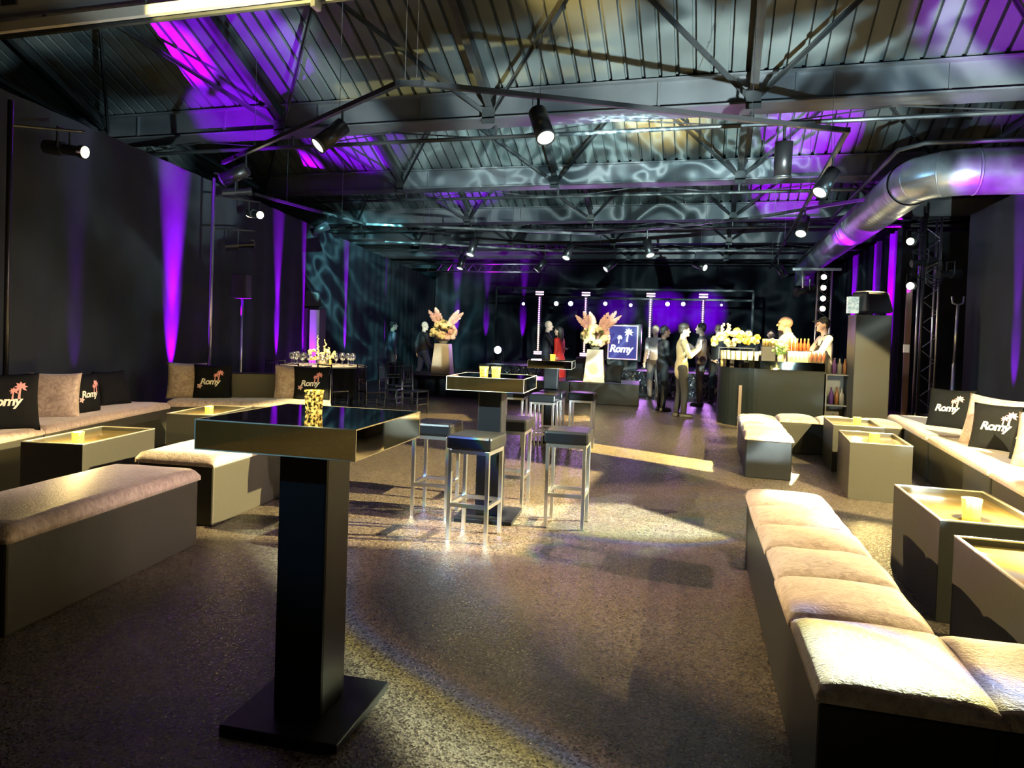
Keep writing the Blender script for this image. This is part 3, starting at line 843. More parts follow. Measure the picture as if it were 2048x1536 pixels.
pillow('black cushion seen edge on behind the beige one at the right picture edge', 2.58, 6.72, 0.475, -1.25, 0.48, PILLOWBLK, 1, 0.25)
pillow('beige cushion cut by the right picture edge', 2.56, 6.42, 0.475, -0.75, 0.48, VELVET, None, 0.3)

# ------------------------------------------------------------------ ventilation duct
t = thing('ventilation_duct', 'big round metal ventilation duct bending under the roof on the right', 'duct', (0, 0, 0))
DX, DY, DZ, DR = 2.72, 10.75, 3.84, 0.31
pts = []; rs = []
m = MB()
N = 330; y0, y1 = DY + 0.62, 23.0
prof = []
for i in range(N + 1):
    y = y0 + (y1 - y0) * i / N
    rr = DR * (1.0 + (0.07 if i % 5 in (0, 1) else 0.0)) * (1 - 0.06 * (y > 15.6))
    prof.append((y, rr))
n = 28
vs = [(DX + r_ * math.cos(2 * PI * k / n), y, DZ + r_ * math.sin(2 * PI * k / n)) for (y, r_) in prof for k in range(n)]
fs = [(i * n + k, i * n + (k + 1) % n, (i + 1) * n + (k + 1) % n, (i + 1) * n + k) for i in range(N) for k in range(n)]
m.add(vs, fs); m.build('spiral_section', DUCTM, t, smooth=True)
# elbow in four segments
seg = []
for k in range(0, 9):
    a = PI / 2 * k / 8
    seg.append((DX + 0.62 - 0.62 * math.cos(a), DY + 0.62 - 0.62 * math.sin(a), DZ))
MB().tube([(DX, DY + 0.64, DZ)] + seg, DR, 28, False).build('elbow', DUCTM, t, smooth=True)
for k in (2, 5, 8):
    a = PI / 2 * k / 8; c = Vector(seg[k]); d = Vector((math.sin(a), -math.cos(a), 0))
    MB().tube([c - d * 0.012, c + d * 0.012], DR * 1.02, 28, True).build('seam_ring', DUCTM, t, smooth=True)
MB().tube([(DX + 0.60, DY, DZ), (6.3, DY, DZ)], DR, 28, False).build('straight_section', DUCTM, t, smooth=True)
for xx in (4.1, 5.3): MB().tube([(xx, DY, DZ), (xx + .03, DY, DZ)], DR * 1.02, 28).build('seam_ring', DUCTM, t, smooth=True)
for (xx, yy) in ((DX + 0.9, DY), (3.9, DY), (DX, 13.0), (DX, 16.0), (DX, 19.0)):
    MB().tube([(xx, yy, DZ + DR), (xx, yy, 4.9)], 0.006, 6).build('hanger', DSTEEL, t)
MB().tube([(DX, 15.70, DZ), (DX, 15.80, DZ)], DR * 1.06, 28).build('seam_ring', DUCTM, t, smooth=True)
MB().tube([(DX, 23, DZ), (DX, 23.35, DZ - 0.15), (DX, 23.4, DZ - 0.55)], DR * .94, 24).build('end_bend', DUCTM, t, smooth=True)
t = thing('water_pipe', 'thin steel pipe running beside the big round duct', 'pipe', (0, 0, 0))
MB().tube([(6.3, DY - .5, 4.12), (2.6, DY - .5, 4.12), (2.35, DY - .2, 4.12), (2.35, 16, 4.12)], 0.03, 8).build('pipe', DSTEEL, t, smooth=True)

# ------------------------------------------------------------------ hanging lighting tracks
TZ = 3.62


def track(label, pts):
    t = thing('lighting_track', label, 'lighting track', (0, 0, 0), 0, 'suspended tracks')
    m = MB()
    for a, b in zip(pts, pts[1:]): m.bar(a, b, 0.045, 0.045)
    for p in pts[1:-1]: m.box(p[0], p[1], p[2], 0.05, 0.05, 0.05)
    m.build('rail', TRACKBLK, t)
    for a, b in zip(pts, pts[1:]):
        L = (Vector(b) - Vector(a)).length; k = max(2, int(L / 1.9))
        for i in range(k):
            q = Vector(a).lerp(Vector(b), (i + .5) / k)
            MB().tube([q, (q.x, q.y, 4.75)], 0.003, 5).build('wire', TRUSSAL, t)
    return t


TR1 = [(-6.45, 7.95, TZ), (-2.75, 5.65, TZ), (-2.55, 5.70, TZ), (1.25, 7.75, TZ), (1.36, 12.6, TZ), (1.55, 21.5, TZ)]
track('nearest suspended black track, angled across the room above the high tables', TR1)
TR2 = [(-7.4, 9.9, TZ), (-7.0, 13.0, TZ), (-2.45, 14.6, TZ), (0.57, 12.9, TZ), (2.1, 11.4, TZ)]
track('second suspended track further back, crossing the middle of the room', TR2)
TR3 = [(-7.8, 15.5, TZ), (-4.0, 17.4, TZ), (0.9, 17.4, TZ)]
track('farthest suspended track in front of the stage', TR3)


def track_spot():
    t = thing('track_spotlight', '', 'spotlight', (0, 0, 0), 0, 'cylindrical track spotlights')
    t.rotation_mode = 'XYZ'
    b = MB(); b.tube([(0, 0, 0.02), (0, 0, -0.32)], 0.085, 20); o1 = b.build('lamp_body', BLACKMETAL, t, smooth=False)
    for f in o1.data.polygons: f.use_smooth = len(f.vertices) == 4
    MB().lathe([(0.089, -0.31), (0.089, -0.335), (0.078, -0.335), (0.078, -0.31)], n=20, cap=False).build('bezel', DSTEEL, t, smooth=True)
    MB().lathe([(0.078, -0.326), (0.001, -0.3245)], n=20, cap=False).build('lens', LENSDIM, t, smooth=True)
    return t


def spot_at(src, loc, tilt, az, label, first=False, scale=1.0):
    # az: direction (deg, 0=+X, 90=+Y) the lens end leans to; tilt from straight down
    o = src if first else dup(src, loc, 0, label)
    o['label'] = label
    d = Vector((math.sin(math.radians(tilt)) * math.cos(math.radians(az)), math.sin(math.radians(tilt)) * math.sin(math.radians(az)), -math.cos(math.radians(tilt))))
    o.rotation_euler = (-d).to_track_quat('Z', 'Y').to_euler()
    o.location = loc; o.scale = (scale,) * 3
    return o


ts = track_spot()
SPOTS = [((-3.62, 6.20, 3.44), 46, 228, 'track spotlight with pale lens pointing down left, nearest the track corner'),
         ((-1.62, 6.22, 3.46), 36, -52, 'track spotlight aimed towards the camera over the middle of the room'),
         ((-5.75, 7.52, 3.40), 66, 190, 'track spotlight seen sideways at the left end of the nearest track'),
         ((0.62, 7.41, 3.42), 8, 90, 'dark track spotlight hanging straight down above the right side'),
         ((1.27, 8.75, 3.42), 40, 225, 'large dark track spotlight beside the round duct, nearest to its bend'),
         ((1.36, 11.8, 3.40), 40, 250, 'track spotlight with round lens showing beside the spiral duct'),
         ((-7.15, 11.8, 3.40), 62, 205, 'track spotlight lit purple near the left drape'),
         ((-4.85, 13.76, 3.36), 25, 250, 'track spotlight above the dining table with white edge highlight'),
         ((-2.93, 14.4, 3.36), 30, 250, 'left one of the two lens-showing spotlights on the second track'),
         ((-1.30, 13.95, 3.36), 30, -60, 'right one of the two lens-showing spotlights on the second track'),
         ((-4.20, 17.36, 3.35), 40, 200, 'track spotlight on the farthest track above the couple'),
         ((-2.40, 17.40, 3.35), 50, 215, 'track spotlight on the farthest track above the second flower stand'),
         ((-6.08, 16.4, 3.35), 20, 250, 'track spotlight on the farthest track at its left side'),
         ((-0.45, 17.40, 3.30), 70, -40, 'small track spotlight on the farthest track, at its right end'),
         ((1.45, 17.8, 3.32), 30, 0, 'bluish lit track spotlight far back near the bar side')]


def onrail(p):
    best = None
    for tr in (TR1, TR2, TR3):
        for a, b in zip(tr, tr[1:]):
            a = Vector(a); b = Vector(b); d = b - a; u_ = max(0, min(1, (Vector((p[0], p[1], TZ)) - a).dot(d) / d.dot(d))); q = a + d * u_
            r_ = (Vector((p[0], p[1], TZ)) - q).length
            if best is None or r_ < best[0]: best = (r_, q)
    return (best[1].x, best[1].y, p[2])


for i, (loc, ti, az, lab) in enumerate(SPOTS):
    loc = onrail(loc)
    SPOTS[i] = (spot_at(ts, loc, ti, az, lab, first=(i == 0), scale=1.0), loc)
bpy.context.view_layer.update()
for o, loc in SPOTS:
    st = MB(); st.tube([(loc[0], loc[1], TZ), (loc[0], loc[1], loc[2] - 0.05)], 0.014, 6)
    s_ = st.build('stem', BLACKMETAL); s_.parent = o
    s_.matrix_parent_inverse = o.matrix_world.inverted()


# ------------------------------------------------------------------ lighting stands with profile fixtures
def fixture(parent, loc, aim, lens=LENS, L=0.42, r=0.065):
    """profile lamp as a part of its stand: body, lens, yoke"""
    loc = Vector(loc); d = (Vector(aim) - loc).normalized()
    m = MB(); m.tube([loc - d * L, loc - d * L * .55], r * 1.1, 12); m.tube([loc - d * L * .55, loc - d * 0.02], r * .8, 14); m.tube([loc - d * .05, loc], r, 14)
    b = m.build('fixture', BLACKMETAL, parent)
    m = MB(); m.tube([loc + d * 0.001, loc + d * 0.006], r * .86, 16); m.build('lens', lens, b)
    side = d.cross(Vector((0, 0, 1))).normalized()
    c = loc - d * L * .55
    m = MB(); m.tube([c + side * r * 1.3, c + side * r * 1.3 + Vector((0, 0, .2)), c - side * r * 1.3 + Vector((0, 0, .2)), c - side * r * 1.3], 0.012, 6); m.build('yoke', BLACKMETAL, b)
    return b


def ladder(label, x, y, h, fixtures, metal=BLACKMETAL, x2=None):
    t = thing('lighting_stand', label, 'lighting stand', (x, y, 0), 0, 'lighting stands')
    MB().tube([(0, 0, 0.0), (0, 0, h)], 0.025, 10).build('pole', metal, t, smooth=True)
    m = MB()
    for k in range(4):
        a = PI / 2 * k + .4; m.tube([(0.025 * math.cos(a), 0.025 * math.sin(a), 0.35), (0.20 * math.cos(a), 0.20 * math.sin(a), 0.02)], 0.012, 6)
    m.build('feet', metal, t)
    for (z, off, aim, lens) in fixtures:
        fixture(t, (off[0], off[1], z), (aim[0] - x, aim[1] - y, aim[2]), lens)
        MB().tube([(0, 0, z + .12), (off[0], off[1], z + .2)], 0.014, 6).build('clamp', BLACKMETAL, t)
    return t


x, y = -6.36, 4.93
ladder('tall lighting stand at the left edge with one warm lamp high up', x, y, 3.45, [(3.10, (0.28, 0.55), (2.6, 7.2, 2.0), LENS)])
x, y = -7.02, 8.47
ladder('lighting stand lit purple beside the broad purple drape strip', x, y, 3.55,
       [(3.18, (0.10, 0.95), (-1, 6.0, 1.9), LENS), (2.7, (0.12, 0.8), (-2, 12, 3.4), BLACKMETAL), (3.5, (0.12, 0.7), (-2, 12, 4.4), BLACKMETAL)], metal=TRUSSAL)
x, y = 3.38, 13.1
ladder('lighting stand on the right with two dazzling warm lamps', x, y, 3.7,
       [(2.46, (-0.24, -0.2), (-1.0, 1.5, 1.7), emat('dazzling_lens', (1.0, 0.88, 0.5), 60)), (3.20, (-0.27, -0.2), (-1.0, 1.5, 1.9), LENS), (2.85, (-0.2, -0.05), (-4, 11, 2.0), BLACKMETAL), (2.65, (0.15, -0.25), (-4, 9, 2.0), BLACKMETAL)])
t = thing('wind_up_stand', 'pale steel support pole with forked head by the right drape', 'stand', (3.74, 12.6, 0))
MB().tube([(0, 0, 0), (0, 0, 1.2)], 0.03, 10).build('lower_tube', TRUSSAL, t, smooth=True)
MB().tube([(0, 0, 1.2), (0.02, 0, 2.15)], 0.022, 10).build('upper_tube', TRUSSAL, t, smooth=True)
MB().tube([(-.07, 0, 2.28), (-.06, 0, 2.17), (.02, 0, 2.14), (.09, 0, 2.17), (.10, 0, 2.28)], 0.016, 8).build('fork', TRUSSAL, t, smooth=True)
t = thing('power_socket_post', 'slim brownish post with a small white box near the dazzling lamps', 'post', (3.3, 13.6, 0))
MB().box(0, 0, 1.25, 0.09, 0.06, 2.5).build('post', mat('brown_post', (0.10, 0.05, 0.04), 0.6), t)
MB().box(-0.02, -0.05, 1.42, 0.09, 0.05, 0.14).build('socket_box', mat('white_box', (0.7, 0.7, 0.66), 0.5), t)
# dark truss tower with coiled cables at the right
t = thing('truss_tower', 'dark truss tower hung with coiled cable, right of the dazzling lamps', 'truss', (3.75, 14.2, 0))
for sx in (-.13, .13):
    for sy in (-.13, .13): MB().tube([(sx, sy, 0), (sx, sy, 3.8)], 0.022, 8).build('chord', TRUSSAL, t, smooth=True)
m = MB(); z = 0.1
while z < 3.6:
    m.tube([(-.13, -.13, z), (.13, -.13, z + .22)], 0.009, 5); m.tube([(.13, -.13, z + .22), (-.13, -.13, z + .44)], 0.009, 5); z += .44
m.build('lattice', TRUSSAL, t)
m = MB()
for k in range(5):
    pts = [(0.02 + .15 * math.cos(a / 10 * 2 * PI), -0.19 - k * .01, 2.9 - k * .05 + .17 * math.sin(a / 10 * 2 * PI)) for a in range(11)]
    m.tube(pts, 0.011, 5)
m.build('cable_coil', BLACKPL, t, smooth=True)

# bar truss with four lamps facing the camera
t = thing('lamp_tower', 'vertical row of four small warm lamps on a tower behind the bar', 'lighting stand', (2.0, 14.05, 0))
for sx in (-.12, .12): MB().tube([(sx, 0.1, 0), (sx, 0.1, 2.85)], 0.02, 8).build('chord', TRUSSAL, t, smooth=True)
m = MB(); z = .1
while z < 2.7: m.tube([(-.12, .1, z), (.12, .1, z + .2), (-.12, .1, z + .4)], 0.008, 5); z += .4
m.build('lattice', TRUSSAL, t)
MB().box(-0.15, 0.05, 2.85, 0.85, 0.06, 0.05).build('top_bar', TRUSSAL, t)
for z in (2.70, 2.50, 2.30, 2.11): fixture(t, (-0.03, -0.02, z), (-0.3, -9, z - .6), LENS, 0.18, 0.055)
fixture(t, (-0.50, 0.05, 2.40), (-3, -1.5, 1.6), BLACKMETAL, 0.42, 0.08)
MB().tube([(-0.40, .05, 2.83), (-0.38, .05, 2.50)], 0.015, 6).build('hanger', TRUSSAL, t)

# left loudspeaker on a pole
t = thing('pole_loudspeaker', 'black loudspeaker on a slim pole in front of the left drape', 'loudspeaker', (-6.85, 8.95, 0))
MB().tube([(0, 0, 0), (0, 0, 1.85)], 0.018, 8).build('pole', STEEL, t, smooth=True)
MB().box(-0.02, 0, 2.02, 0.24, 0.24, 0.36, 0.3, top=(.9, .9)).build('cabinet', BLACKPL, t, bevel=0.015)
m = MB()
for k in range(3):
    a = 2.1 * k; m.tube([(0, 0, .5), (.4 * math.cos(a), .4 * math.sin(a), 0.02)], 0.012, 6)
m.build('tripod', BLACKMETAL, t)


def pa(label, x, y, rz, w, d, h, spk, lit=False):
    t = thing('speaker_column', label, 'loudspeaker tower', (x, y, 0), rz, 'loudspeaker towers')
    MB().box(0, 0, h / 2, w, d, h).build('plinth', BOXLEATHER, t, bevel=0.01)
    if lit: MB().box(w / 2 - .09, -d / 2 - .006, h * .5, .20, .01, h * .96).build('light_panel', mat('frosted_panel', (0.16, 0.15, 0.18), 0.4, emit=(0.75, 0.7, 1.0), estr=0.06), t)
    b = MB(); b.box(0, 0, h + .21, spk[0], spk[1], spk[2], 0.5, top=(.82, .7)); q = b.build('loudspeaker', BLACKPL, t, bevel=0.05)
    MB().tube([(0, 0, h), (0, 0, h + .1)], 0.05, 10).build('mount', BLACKMETAL, t)
    return t


pa('tall black column with a loudspeaker on top, between bar and right drape', 2.42, 12.25, 0.06, 0.52, 0.5, 1.93, (0.56, 0.45, 0.34))
MB().box(2.13, 12.05, 2.08, 0.16, 0.12, 0.26).build('glass_box', mat('mottled_glass', (0.5, 0.55, 0.5), 0.3, var=0.9, vscale=22, emit=(0.6, 0.8, 0.7), estr=0.25), None)  # mottled colour with a faint even emission
tag(D.objects['glass_box'], 'small glinting glass object beside the loudspeaker on the right column', 'box')
pa('black loudspeaker column with a pale lit strip, left behind the dining table', -8.35, 13.1, 0.25, 0.62, 0.5, 1.85, (0.5, 0.4, 0.36), True)

# ------------------------------------------------------------------ purple uplighters


def uplight(label, x, y, nx, ny, energy, cone=16, lean=0.10, H_=0.0, seen=True):
    t = thing('uplighter', label, 'uplight', (x, y, 0), math.atan2(ny, nx), 'purple floor uplighters')
    MB().lathe([(0.08, 0), (0.08, 0.13), (0.07, 0.15), (0.06, 0.15), (0.06, 0.135)], n=16).build('housing', BLACKPL, t)
    MB().lathe([(0.058, 0.14), (0.001, 0.141)], n=16, cap=False).build('lens', emat('purple_lens', (0.5, 0.1, 1.0), 12), t)
    light('SPOT', 'uplight_beam', (x, y, 0.17 + H_), (x - nx * 0.22, y - ny * 0.22, 3.0), energy * 24, (0.38, 0.0, 1.0), 0.02, cone * .75, 0.9)
    light('SPOT', 'uplight_beam', (x, y, 0.17 + H_), (x - nx * 0.22, y - ny * 0.22, 1.15), energy * 7, (0.36, 0.0, 1.0), 0.02, cone * .95, 0.9)
    return t


NX, NY = 0.98, 0.20
for i, (yy, e, cone, lab) in enumerate([(6.2, 25, 16, 'weak purple uplighter behind the left sofas'),
                                       (8.1, 900, 20, 'strongest purple uplighter on the left drape, by the purple lit stand'),
                                       (11.55, 500, 15, 'purple uplighter left of the speaker column'),
                                       (12.9, 500, 15, 'purple uplighter directly behind the left speaker column'),
                                       (15.55, 420, 12, 'purple uplighter right of the speaker column'),
                                       (19.3, 120, 8, 'faint purple uplighter behind the man in dark clothes')]):
    q = lw(yy, 0.28)
    uplight(lab, q[0], q[1], NX, NY, e, cone, 0.055)
for (xx, e, lab) in ((-10.2, 500, 'purple uplighter in the far left corner'), (-8.9, 300, 'purple uplighter on the back drape beside the first flower stand'), (-7.35, 500, 'purple uplighter on the back drape left of the stage')):
    uplight(lab, xx, 26.6, 0, -1, e, 10, 0.05)
for (yy, e, lab) in ((17.9, 2600, 'purple uplighter at the front edge of the far right drape'), (19.6, 1500, 'second purple uplighter on the far right drape'), (22.3, 1500, 'third purple uplighter on the far right drape, behind the bar')):
    uplight(lab, 3.66, yy, -1, 0, e, 22, 0.05)
uplight('purple uplighter on the right drape beyond the right sofas', 3.72, 11.0, -1, 0, 160, 14, 0.05)
# purple washes that reach the roof and duct, from unseen spots without fixtures
for (loc, aim, e, cone) in [((-6.3, 5.6, 1.2), (-6.2, 8.1, 5.2), 2000, 24), ((-5.6, 7.2, 2.4), (-7.0, 8.98, 4.52), 1800, 26), ((-6.9, 8.7, 1.4), (-6.9, 11.9, 5.1), 6000, 26),
                            ((-7.6, 12.2, 1.5), (-6.3, 15.8, 5.2), 5000, 26), ((2.4, 10.2, 1.6), (1.5, 12.5, 4.9), 3000, 24), ((3.0, 13.6, 1.0), (1.7, 16.6, 4.8), 5000, 22),
                            ((2.6, 8.9, 1.5), (3.6, 10.45, 3.75), 500, 26), ((3.3, 13.2, 2.2), (2.85, 14.6, 3.7), 300, 40), ((3.6, 6.6, 1.2), (2.9, 8.3, 5.0), 900, 26)]:
    light('SPOT', 'purple_beam', loc, aim, e, (0.30, 0.0, 1.0) if loc[0] < 0 else (0.45, 0.0, 1.0), 0.03, cone, 0.5)

# ------------------------------------------------------------------ far platform with flower stands
t = thing('platform', 'low dark upholstered platform carrying both flower stands', 'platform', (-3.9, 14.95, 0), 0.10)
for k, (a, b) in enumerate(((-3.05, -1.05), (-1.04, 0.96), (0.97, 2.45))):
    MB().box((a + b) / 2, 0.35, 0.23, b - a, 1.5, 0.46).build('module', LEATHER, t, bevel=0.015)


def petalball(mb, c, r, n=9):
    for k in range(n):
        a = random.uniform(0, 2 * PI); e = random.uniform(-.6, 1.2); d = Vector((math.cos(a) * math.cos(e), math.sin(a) * math.cos(e), math.sin(e)))
        p = Vector(c) + d * r * .55
        mb.ell(p, (r * .5, r * .5, r * .34), 7, 5, rot=d.to_track_quat('Z', 'Y').to_matrix())


CREAM = mat('cream_petals', (0.80, 0.66, 0.30), 0.6, var=0.15, vscale=30)
BLUSH = mat('blush_petals', (0.85, 0.46, 0.33), 0.6, var=0.15, vscale=30)
PEACH = mat('peach_petals', (0.90, 0.66, 0.36), 0.6, var=0.15, vscale=30)
LEAF = mat('leaf_green', (0.10, 0.20, 0.05), 0.6)
PAMPAS = mat('pampas_pink', (0.85, 0.55, 0.46), 0.8, var=0.15, vscale=20)


def arrangement(x, y, z0, label1, label2, sc=1.0, plumes=((-.15, .42, 1), (.22, .36, 1)), mirror=1):
    t = thing('flower_plinth', label1, 'plinth', (x, y, z0), 0.1, 'tapered plinths with flowers')
    MB().box(0, 0, 0.355, 0.46, 0.40, 0.71, top=(0.74, 0.74)).build('plinth', SATIN, t, bevel=0.01)
    f = thing('flower_arrangement', label2, 'flowers', (x, y, z0 + 0.715), 0, 'flower arrangements with pampas plumes')
    MB().lathe([(.07, 0.0), (.12, .05), (.13, .12), (.001, .12)], n=16).build('bowl', SATIN, f)
    for k in range(74):
        a = random.uniform(0, 2 * PI); e = random.uniform(-0.6, 1.5); d = Vector((math.cos(a) * math.cos(e), math.sin(a) * math.cos(e), math.sin(e)))
        c = Vector((0, 0, 0.24)) + Vector((d.x * .27, d.y * .24, d.z * .24))
        c.z = max(c.z, 0.04)
        mb = MB(); petalball(mb, c, random.uniform(.065, .10)); mb.build('blossom', BLUSH if c.x > 0.08 and random.random() < .6 else (CREAM if random.random() < .75 else PEACH), f, smooth=True)
    mb = MB()
    for k in range(36):
        a = random.uniform(0, 2 * PI); e = random.uniform(-.4, 1.5); d = Vector((math.cos(a) * math.cos(e), math.sin(a) * math.cos(e), math.sin(e)))
        c = Vector((0, 0, .24)) + d * random.uniform(.2, .33); c.z = max(c.z, 0.03); mb.ell(c, (.03, .01, .045), 5, 4, rot=d.to_track_quat('Z', 'Y').to_matrix())
    mb.build('leaves', LEAF, f)['kind'] = 'stuff'
    for (dx, dz, wdt) in plumes:
        base = Vector((dx * .35, 0, .38)); tip = Vector((dx * 1.65, random.uniform(-.05, .05), .42 + dz))
        mb = MB(); ax = (tip - base)
        for q in range(260):
            s_ = random.random(); c = base + ax * s_
            rad = 0.10 * math.sin(PI * min(1, (s_ * .85 + .12))) ** .8
            a = random.uniform(0, 2 * PI); dd = Vector((math.cos(a), math.sin(a) * .7, 0.0)); dd = dd - ax.normalized() * dd.dot(ax.normalized())
            e1 = c + dd * rad + ax.normalized() * .07 + Vector((0, 0, -.02 * random.random()))
            mid = c.lerp(e1, .6) + ax.normalized() * .012
            mb.tube([c, mid, e1], [.008, .010, .002], 4)
        mb.tube([Vector((0, 0, .1)), base, tip], [.006, .006, .002], 5)
        mb.build('pampas_plume', PAMPAS, f)
    return f


arrangement(-6.02, 15.1, 0.46, 'pale tapered plinth at the left end of the dark platform', 'cream and blush flower arrangement with two short plumes, on the left plinth',
            plumes=((-.22, .30, 1), (-.12, .36, 1), (.20, .32, 1), (.27, .27, 1)))
arrangement(-2.44, 15.1, 0.46, 'pale tapered plinth at the right end of the dark platform', 'yellow and peach flower arrangement with wide pink plumes, on the right plinth',
            plumes=((-.26, .28, 1), (-.16, .36, 1), (-.08, .34, 1), (.14, .34, 1), (.24, .38, 1), (.30, .30, 1)))
pillow('dark cushion leaning against the left side of the right flower plinth', -2.82, 14.85, 0.47, 0.4, 0.42, PILLOWBLK, None, 0.3)
pillow('dark cushion leaning against the right side of the right flower plinth', -2.02, 14.9, 0.47, -0.3, 0.42, PILLOWBLK, None, 0.35)

# ------------------------------------------------------------------ dining table, glasses, chairs
TX, TY = -6.72, 11.05
t = thing('dining_table', 'round set dining table with pale cloth edge and black skirt', 'table', (TX, TY, 0))
MB().lathe([(0.78, 0.745), (0.79, 0.755), (0.78, 0.765), (0.001, 0.765)], n=48).build('tabletop', SATIN, t, smooth=False)
rip = lambda a: 1 + 0.02 * math.cos(24 * a)
MB().lathe([(0.80, 0.01), (0.77, 0.40), (0.76, 0.744)], n=96, mod=rip, cap=False).build('table_skirt', PILLOWBLK, t, smooth=True)
WG = glassmat('wine_glass_clear', (0.93, 0.95, 0.97), 0.55, 0.28)
g0 = thing('wine_glass', '', 'glass', (0, 0, 0), 0, 'wine glasses on the dining table')
MB().lathe([(.036, 0), (.034, .004), (.005, .008), (.004, .10), (.03, .125), (.042, .16), (.040, .19), (.034, .215), (.033, .215), (.038, .19), (.040, .16), (.028, .128), (.001, .108)], n=14, cap=False).build('bowl', WG, g0, smooth=True)
gp = []
for k in range(10):
    a = 2 * PI * k / 10 + .2
    for (rr, da) in ((.50, -.13), (.56, .02), (.50, .17)): gp.append((TX + rr * math.cos(a + da), TY + rr * math.sin(a + da)))
for i, (xx, yy) in enumerate(gp):
    lab = '%s wine glass of the dining table setting %s' % (('left', 'middle', 'right')[i % 3], ['at the right rear', 'behind the centrepiece, right side', 'behind the centrepiece, left side', 'at the left rear', 'at the far left', 'at the left front', 'at the front, left of centre', 'at the front, right of centre', 'at the right front', 'at the far right'][i // 3])
    if i == 0: g0.location = (xx, yy, 0.766); g0['label'] = lab
    else: dup(g0, (xx, yy, 0.766), 0, lab, scale=random.uniform(.88, 1.08))
f = thing('flower_centrepiece', 'cream flower centrepiece with tall spires on the dining table', 'flowers', (TX, TY, 0.766))
MB().lathe([(.07, 0), (.09, .05), (.08, .14), (.001, .14)], n=16).build('vase', SATIN, f, smooth=True)
for k in range(24):
    a = random.uniform(0, 2 * PI); rr = random.uniform(0, .22)
    mb = MB(); petalball(mb, (rr * math.cos(a) * 1.3, rr * math.sin(a), random.uniform(.10, .26)), random.uniform(.04, .06)); mb.build('blossom', CREAM if k % 4 else PEACH, f, smooth=True)
for (dx, hh) in ((-.10, .52), (.03, .46), (.10, .32), (.20, .26)):
    mb = MB()
    for q in range(16): mb.ell((dx * (1 + q * .01) + random.uniform(-.018, .018), random.uniform(-.018, .018), .15 + (hh - .15) * q / 15), (.024 * (1.2 - q / 20),) * 3, 6, 5)
    mb.build('flower_spire', CREAM, f, smooth=True)
MB().lathe([(.024, 0), (.024, .11), (.001, .11)], n=10).build('tealight_glass', GG, thing('tealight', 'small pink lit glass on the dining table right of the centrepiece', 'candle holder', (TX + .30, TY - .25, .766)))

CH = [(-7.55, 11.75, 0.9, 'ballroom chair at the far left of the dining table'), (-7.58, 10.75, 1.0, 'ballroom chair left of the dining table, lit purple from behind'),
      (-6.62, 10.02, 0.10, 'ballroom chair with its back to the camera, left of the centrepiece'), (-5.98, 10.18, -0.35, 'ballroom chair with its back to the camera, under the centrepiece'),
      (-5.42, 10.45, -0.70, 'ballroom chair at the right front of the dining table'), (-5.35, 11.05, -1.45, 'ballroom chair sideways at the right of the dining table'),
      (-4.90, 11.05, -1.75, 'ballroom chair standing apart at the far right of the dining table'), (-5.62, 11.95, -2.2, 'ballroom chair behind the right side of the dining table')]


def chair():
    t = thing('ballroom_chair', CH[0][3], 'chair', (0, 0, 0), 0, 'black spindle back ballroom chairs')
    M_ = mat('black_lacquer', (0.012, 0.012, 0.014), 0.22, spec=0.7)
    w, d, sh, H = 0.39, 0.38, 0.45, 0.92
    MB().box(0, 0, sh - .015, w, d, 0.03).build('seat', M_, t, bevel=0.01)
    for sx in (-1, 1):
        MB().tube([(sx * w * .44, d * .44, 0), (sx * w * .46, d * .46, sh - .03)], [.012, .016], 8).build('leg', M_, t, smooth=True)
        MB().tube([(sx * w * .44, -d * .46, 0), (sx * w * .45, -d * .46, sh), (sx * w * .47, -d * .56, H)], [.012, .016, .012], 8).build('leg', M_, t, smooth=True)
    m = MB()
    for z, q in ((H - .02, .55), (H - .10, .535), (sh + .14, .485), (sh + .2, .49)): m.tube([(-w * .46, -d * q, z), (w * .46, -d * q, z)], .010, 6)
    for k in range(6):
        xx = -w * .34 + w * .68 * k / 5; m.tube([(xx, -d * .487, sh + .17), (xx, -d * .545, H - .06)], .006, 6)
    m.build('spindle_back', M_, t)
    m = MB()
    for z in (.16, .27):
        for sx in (-1, 1): m.tube([(sx * w * .445, -d * .45, z), (sx * w * .445, d * .44, z)], .008, 6)
        m.tube([(-w * .44, d * .44, z + .03), (w * .44, d * .44, z + .03)], .008, 6)
    m.build('stretchers', M_, t)
    return t


c0 = chair()
for i, (xx, yy, r, lab) in enumerate(CH):
    if i == 0: c0.location = (xx, yy, 0); c0.rotation_euler.z = r; c0.scale = (.92, .92, .92)
    else: dup(c0, (xx, yy, 0), r, lab)

# ------------------------------------------------------------------ bar
BX, BY, BR = 0.80, 12.98, 0.66
t = thing('bar_counter', 'curved dark bar with mirrored upper band', 'bar', (0, 0, 0))


def barprof(r, yoff=0.0):
    pts = []
    for k in range(0, 13):
        a = PI - PI / 2 * k / 12 * 1.0
        pts.append((BX + r * math.cos(a), BY - r * math.sin(a)))
    return pts


def barbody(r, z0, z1, name, m_, cap=True, xe=1.80):
    pts = barprof(r) + [(xe, BY - r - 0.02), (xe, BY - r + 0.55), (BX, BY + .1 - .1 + .0), (BX - .1, BY + .6), (BX - r, BY + .6)]
    n = len(pts); vs = [(x, y, z0) for x, y in pts] + [(x, y, z1) for x, y in pts]
    fs = [(i, (i + 1) % n, n + (i + 1) % n, n + i) for i in range(n)]
    if cap: fs += [tuple(range(n - 1, -1, -1)), tuple(range(n, 2 * n))]
    return MB().add(vs, fs).build(name, m_, t)


